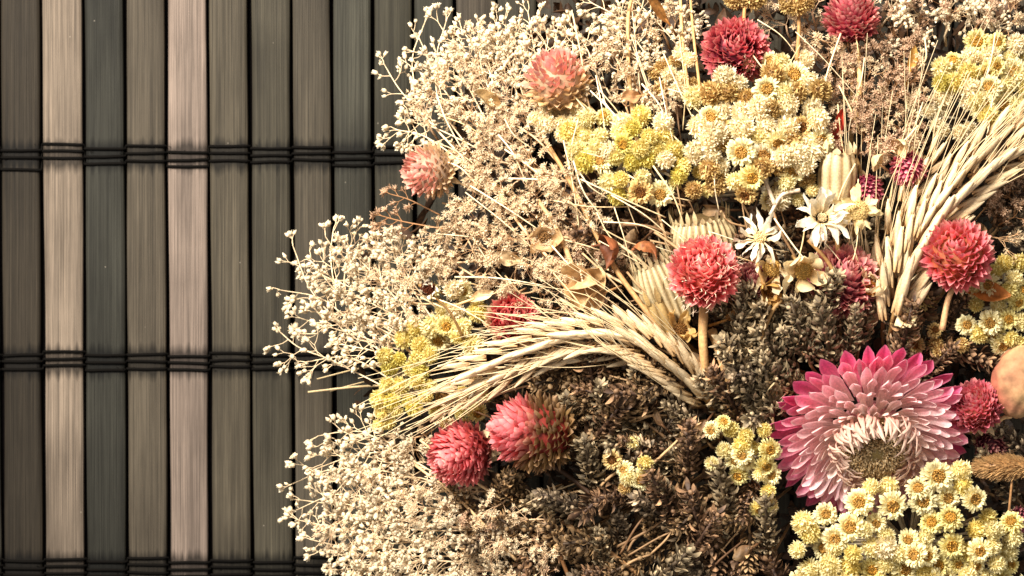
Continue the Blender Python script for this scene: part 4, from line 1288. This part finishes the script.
rs = RS(66)
leaf(600, 245, 44, 34, 10, .3, srgb(96, 52, 28), srgb(158, 92, 54), "broad rust brown curled leaf above the straw cups", 4001, 10, 2.2, .9)
leaf(650, 250, 30, 26, 80, .5, srgb(100, 50, 26), srgb(176, 110, 66), "orange brown rolled leaf with frayed tip left of the straw cup", 4002, 14, 2.6, 1.0)
leaf(560, 278, 44, 22, -10, .2, srgb(190, 150, 100), srgb(226, 192, 144), "pale tan folded leaf above the arching wheat", 4003, 14, .9, .9)
leaf(606, 292, 36, 18, 200, .3, srgb(180, 138, 88), srgb(220, 182, 130), "pale tan leaf folded against the papery husk flower", 4004, 16, 1.2, .8)
leaf(966, 290, 44, 20, -20, .1, srgb(214, 130, 60), srgb(176, 112, 56), "orange tan leaf beneath the vivid pink globe amaranth", 4005, 16, .8, .7)
leaf(880, 165, 34, 18, 150, .4, srgb(226, 196, 140), srgb(240, 214, 168), "curled straw bract above the two magenta buds", 4006, 14, 2.0, .8)
leaf(890, 150, 36, 20, 30, .4, srgb(216, 180, 122), srgb(240, 214, 168), "twisted straw bract over the magenta bud beside the wheat", 4007, 16, 2.0, .8)
leaf(726, 320, 40, 16, 20, .1, srgb(170, 120, 60), srgb(196, 150, 90), "arched golden leaf beside the bare upright stem", 4008, 12, -.9, .8)
leaf(775, 400, 30, 14, 100, .4, srgb(150, 130, 96), srgb(196, 176, 136), "grey tan curled leaf beside the strawflower", 4009, 8, 1.2, .8)
leaf(500, 106, 34, 14, 170, .2, srgb(190, 150, 96), srgb(226, 196, 140), "tan furled leaf lying in the upper left sprays", 4010, 12, .8, .9)
leaf(640, 96, 22, 12, 190, .2, srgb(186, 136, 90), srgb(216, 172, 126), "small tan leaf left of the fluffy cream tuft", 4011, 12, .6, .6)
leaf(668, 22, 40, 9, 125, .3, srgb(160, 106, 50), srgb(206, 150, 84), "narrow golden brown leaf at the top edge", 4012, 22, .5, .8)
leaf(910, 72, 26, 9, 80, .3, srgb(196, 140, 60), srgb(216, 170, 90), "narrow amber leaf in the upper right sprays", 4013, 12, .4, .6)
leaf(836, 140, 34, 9, 75, .3, srgb(130, 30, 24), srgb(190, 60, 40), "dark red frayed sprig leaf right of the cream cluster", 4014, 8, .7, .9)
leaf(842, 152, 28, 8, 110, .3, srgb(150, 36, 26), srgb(196, 70, 50), "dark red frayed sprig leaf just above the ribbed pod", 4015, 6, -.5, .9)
leaf(520, 262, 26, 13, 160, .1, srgb(214, 180, 130), srgb(236, 208, 164), "pale leaf lying on the tan sprays", 4016, 12, .5, .6)
leaf(470, 300, 24, 10, 20, .1, srgb(220, 186, 134), srgb(244, 220, 174), "cream leaf beside the white withered daisy", 4017, 18, .3, .6)
for i in range(60):
    x, y = rs.uniform(560, 1000), rs.uniform(200, 570)
    if math.hypot(x - 870, y - 430) < 100 or math.hypot(x - 900, y - 540) < 95: continue
    leaf(x, y, rs.uniform(14, 30), rs.uniform(6, 14), rs.uniform(0, 360), rs.uniform(0, .5), BROWN * rs.uniform(.5, 1.1), TAN * rs.uniform(.4, 1.0), uniq("small crumpled brown leaf", x, y), 4100 + i,
         rs.uniform(-18, 4), rs.uniform(-2, 2.4), rs.uniform(-.8, 1))

# ------------------------------------------------------------------ stalks that cross the bouquet
def cross(pts, r, col, label, dz=8):
    P = [W(x, y, dome(x, y) + dz + (p[2] if len(p) > 2 else 0)) for p in pts for x, y in [p[:2]]]
    t = thing("dry_stalk", label, "stalk", P[0], "bare dry stalks")
    b = MB(); b.tube(spline(P, 12), r, r * .8, np.asarray(col), 6); b.build("stalk_segment", M_STEM, t)


cross([(660, 330), (610, 260), (572, 185), (545, 140)], 2.6, srgb(176, 136, 88), "long brown stalk running from the straw cups up to the tan sprays", 8)
cross([(585, 300), (560, 235), (538, 200)], 2.6, srgb(206, 168, 118), "thick tan stalk ending at the papery husk flower")
cross([(552, 262), (520, 225), (498, 190)], 1.5, srgb(226, 190, 140), "thin pale stalk crossing the tan sprays, upper one", 10)
cross([(640, 576), (600, 545), (560, 520)], 2.4, srgb(130, 96, 60), "brown stalk under the dark spikes near the bottom edge", 2)
cross([(570, 580), (556, 545), (545, 520)], 2.0, srgb(140, 98, 60), "short brown stalk at the bottom edge in the tan sprays", 8)
cross([(598, 500), (560, 470), (505, 440)], 2.6, srgb(64, 42, 24), "dark stalk running under the half brown globe amaranth", 4)
cross([(500, 498), (455, 468), (420, 440)], 1.4, srgb(232, 200, 150), "thin pale stalk down and left of the coral bloom", 12)
cross([(516, 560), (460, 500), (415, 465)], 1.5, srgb(226, 190, 140), "long pale stalk through the lower left sprays", 14)
cross([(842, 290), (828, 262), (808, 240)], 2.0, srgb(150, 112, 66), "brown stalk of the bright white star flower", 30)
cross([(760, 340), (772, 312), (782, 300)], 2.0, srgb(160, 124, 76), "curved brown stalk above the grey tan spikes", 22)
cross([(766, 290), (757, 262), (757, 245)], 1.8, srgb(176, 136, 84), "thin stalk of the left white star flower", 26)
cross([(640, 160), (630, 90), (628, 20), (634, -10)], 2.0, srgb(206, 166, 112), "upright tan stalk rising past the left of the fluffy tuft", 10)
cross([(690, 100), (683, 50), (680, -10)], 1.8, srgb(216, 176, 116), "upright tan stalk meeting the top edge beside the golden leaf", 14)
cross([(700, 90), (693, 30), (690, -10)], 1.4, srgb(206, 166, 106), "thin upright tan stalk left of the deep crimson bloom", 16)
cross([(797, 60), (799, 30), (798, 8)], 2.0, srgb(180, 136, 84), "short stalk under the right golden brown head at the top", 18)
cross([(745, 40), (744, 20), (745, 4)], 2.0, srgb(180, 136, 84), "short stalk under the left golden brown head at the top", 22)
cross([(856, 120), (860, 80), (857, 45)], 3.0, srgb(216, 176, 120), "tan stem below the crimson bloom at the top edge", 10)
cross([(845, 300), (838, 250), (836, 205)], 2.6, srgb(200, 160, 104), "straw stem below the ribbed cream pod", 4)
cross([(942, 330), (948, 300), (955, 285)], 3.0, srgb(206, 160, 116), "pinkish stem below the vivid pink globe amaranth", 14)
cross([(775, 205), (765, 180), (758, 160)], 2.0, srgb(216, 196, 170), "whitish forked stem inside the cream cluster, left fork", 22)
cross([(800, 190), (782, 195), (770, 215)], 2.0, srgb(216, 196, 170), "whitish forked stem inside the cream cluster, right fork", 22)
cross([(1002, 560), (1008, 520), (1012, 480)], 1.4, srgb(150, 110, 70), "thin brown stalk below the bunny-tail grass", 6)
cross([(700, 470), (640, 420), (560, 400)], 1.8, srgb(90, 66, 40), "dark thin stalk below the arching wheat", -4)
rs = RS(71)
for i in range(150):
    a = rs.uniform(1.9, 4.4); r = rs.uniform(200, 470)
    x, y = CX + r * math.cos(a), CY - r * math.sin(a)
    if y < 0 or y > 576: continue
    x2, y2 = x - 50 * math.cos(a) + rs.uniform(-25, 25), y + 50 * math.sin(a) + rs.uniform(-25, 25)
    cross([(x, y), ((x + x2) / 2 + rs.uniform(-5, 5), (y + y2) / 2 + rs.uniform(-5, 5)), (x2, y2, -8)], rs.uniform(.7, 1.5), mixc(TAN, CREAM2, rs.uniform(0, 1)) if x < 620 and (x < 560 or y < 300) else mixc(BROWN, TAN, rs.uniform(0, 1)),
          uniq("thin bare dry stalk", x, y), rs.uniform(-4, 10))
rs = RS(123)
for i in range(95):
    x, y = rs.uniform(560, 1010), rs.uniform(5, 250)
    if i % 3 == 0: x, y = rs.uniform(420, 620), rs.uniform(60, 300)
    a = math.atan2(CY - y, x - CX) + rs.normal() * .35
    L = rs.uniform(35, 95)
    x2, y2 = x - L * math.cos(a), y + L * math.sin(a)
    cross([(x, y, 10), ((x + x2) / 2 + rs.uniform(-6, 6), (y + y2) / 2 + rs.uniform(-6, 6), 6), (x2, y2, -12)], rs.uniform(.45, .85), mixc(STRAW, CREAM, rs.uniform(0, 1)), uniq("hair-thin straw stalk", x, y), rs.uniform(8, 26))
print("buds", nb[0], "objects", len(bpy.data.objects))

for o in bpy.data.objects:
    if len(str(o.get("label", "")).split()) > 16: print("LONG", o.name, o["label"])
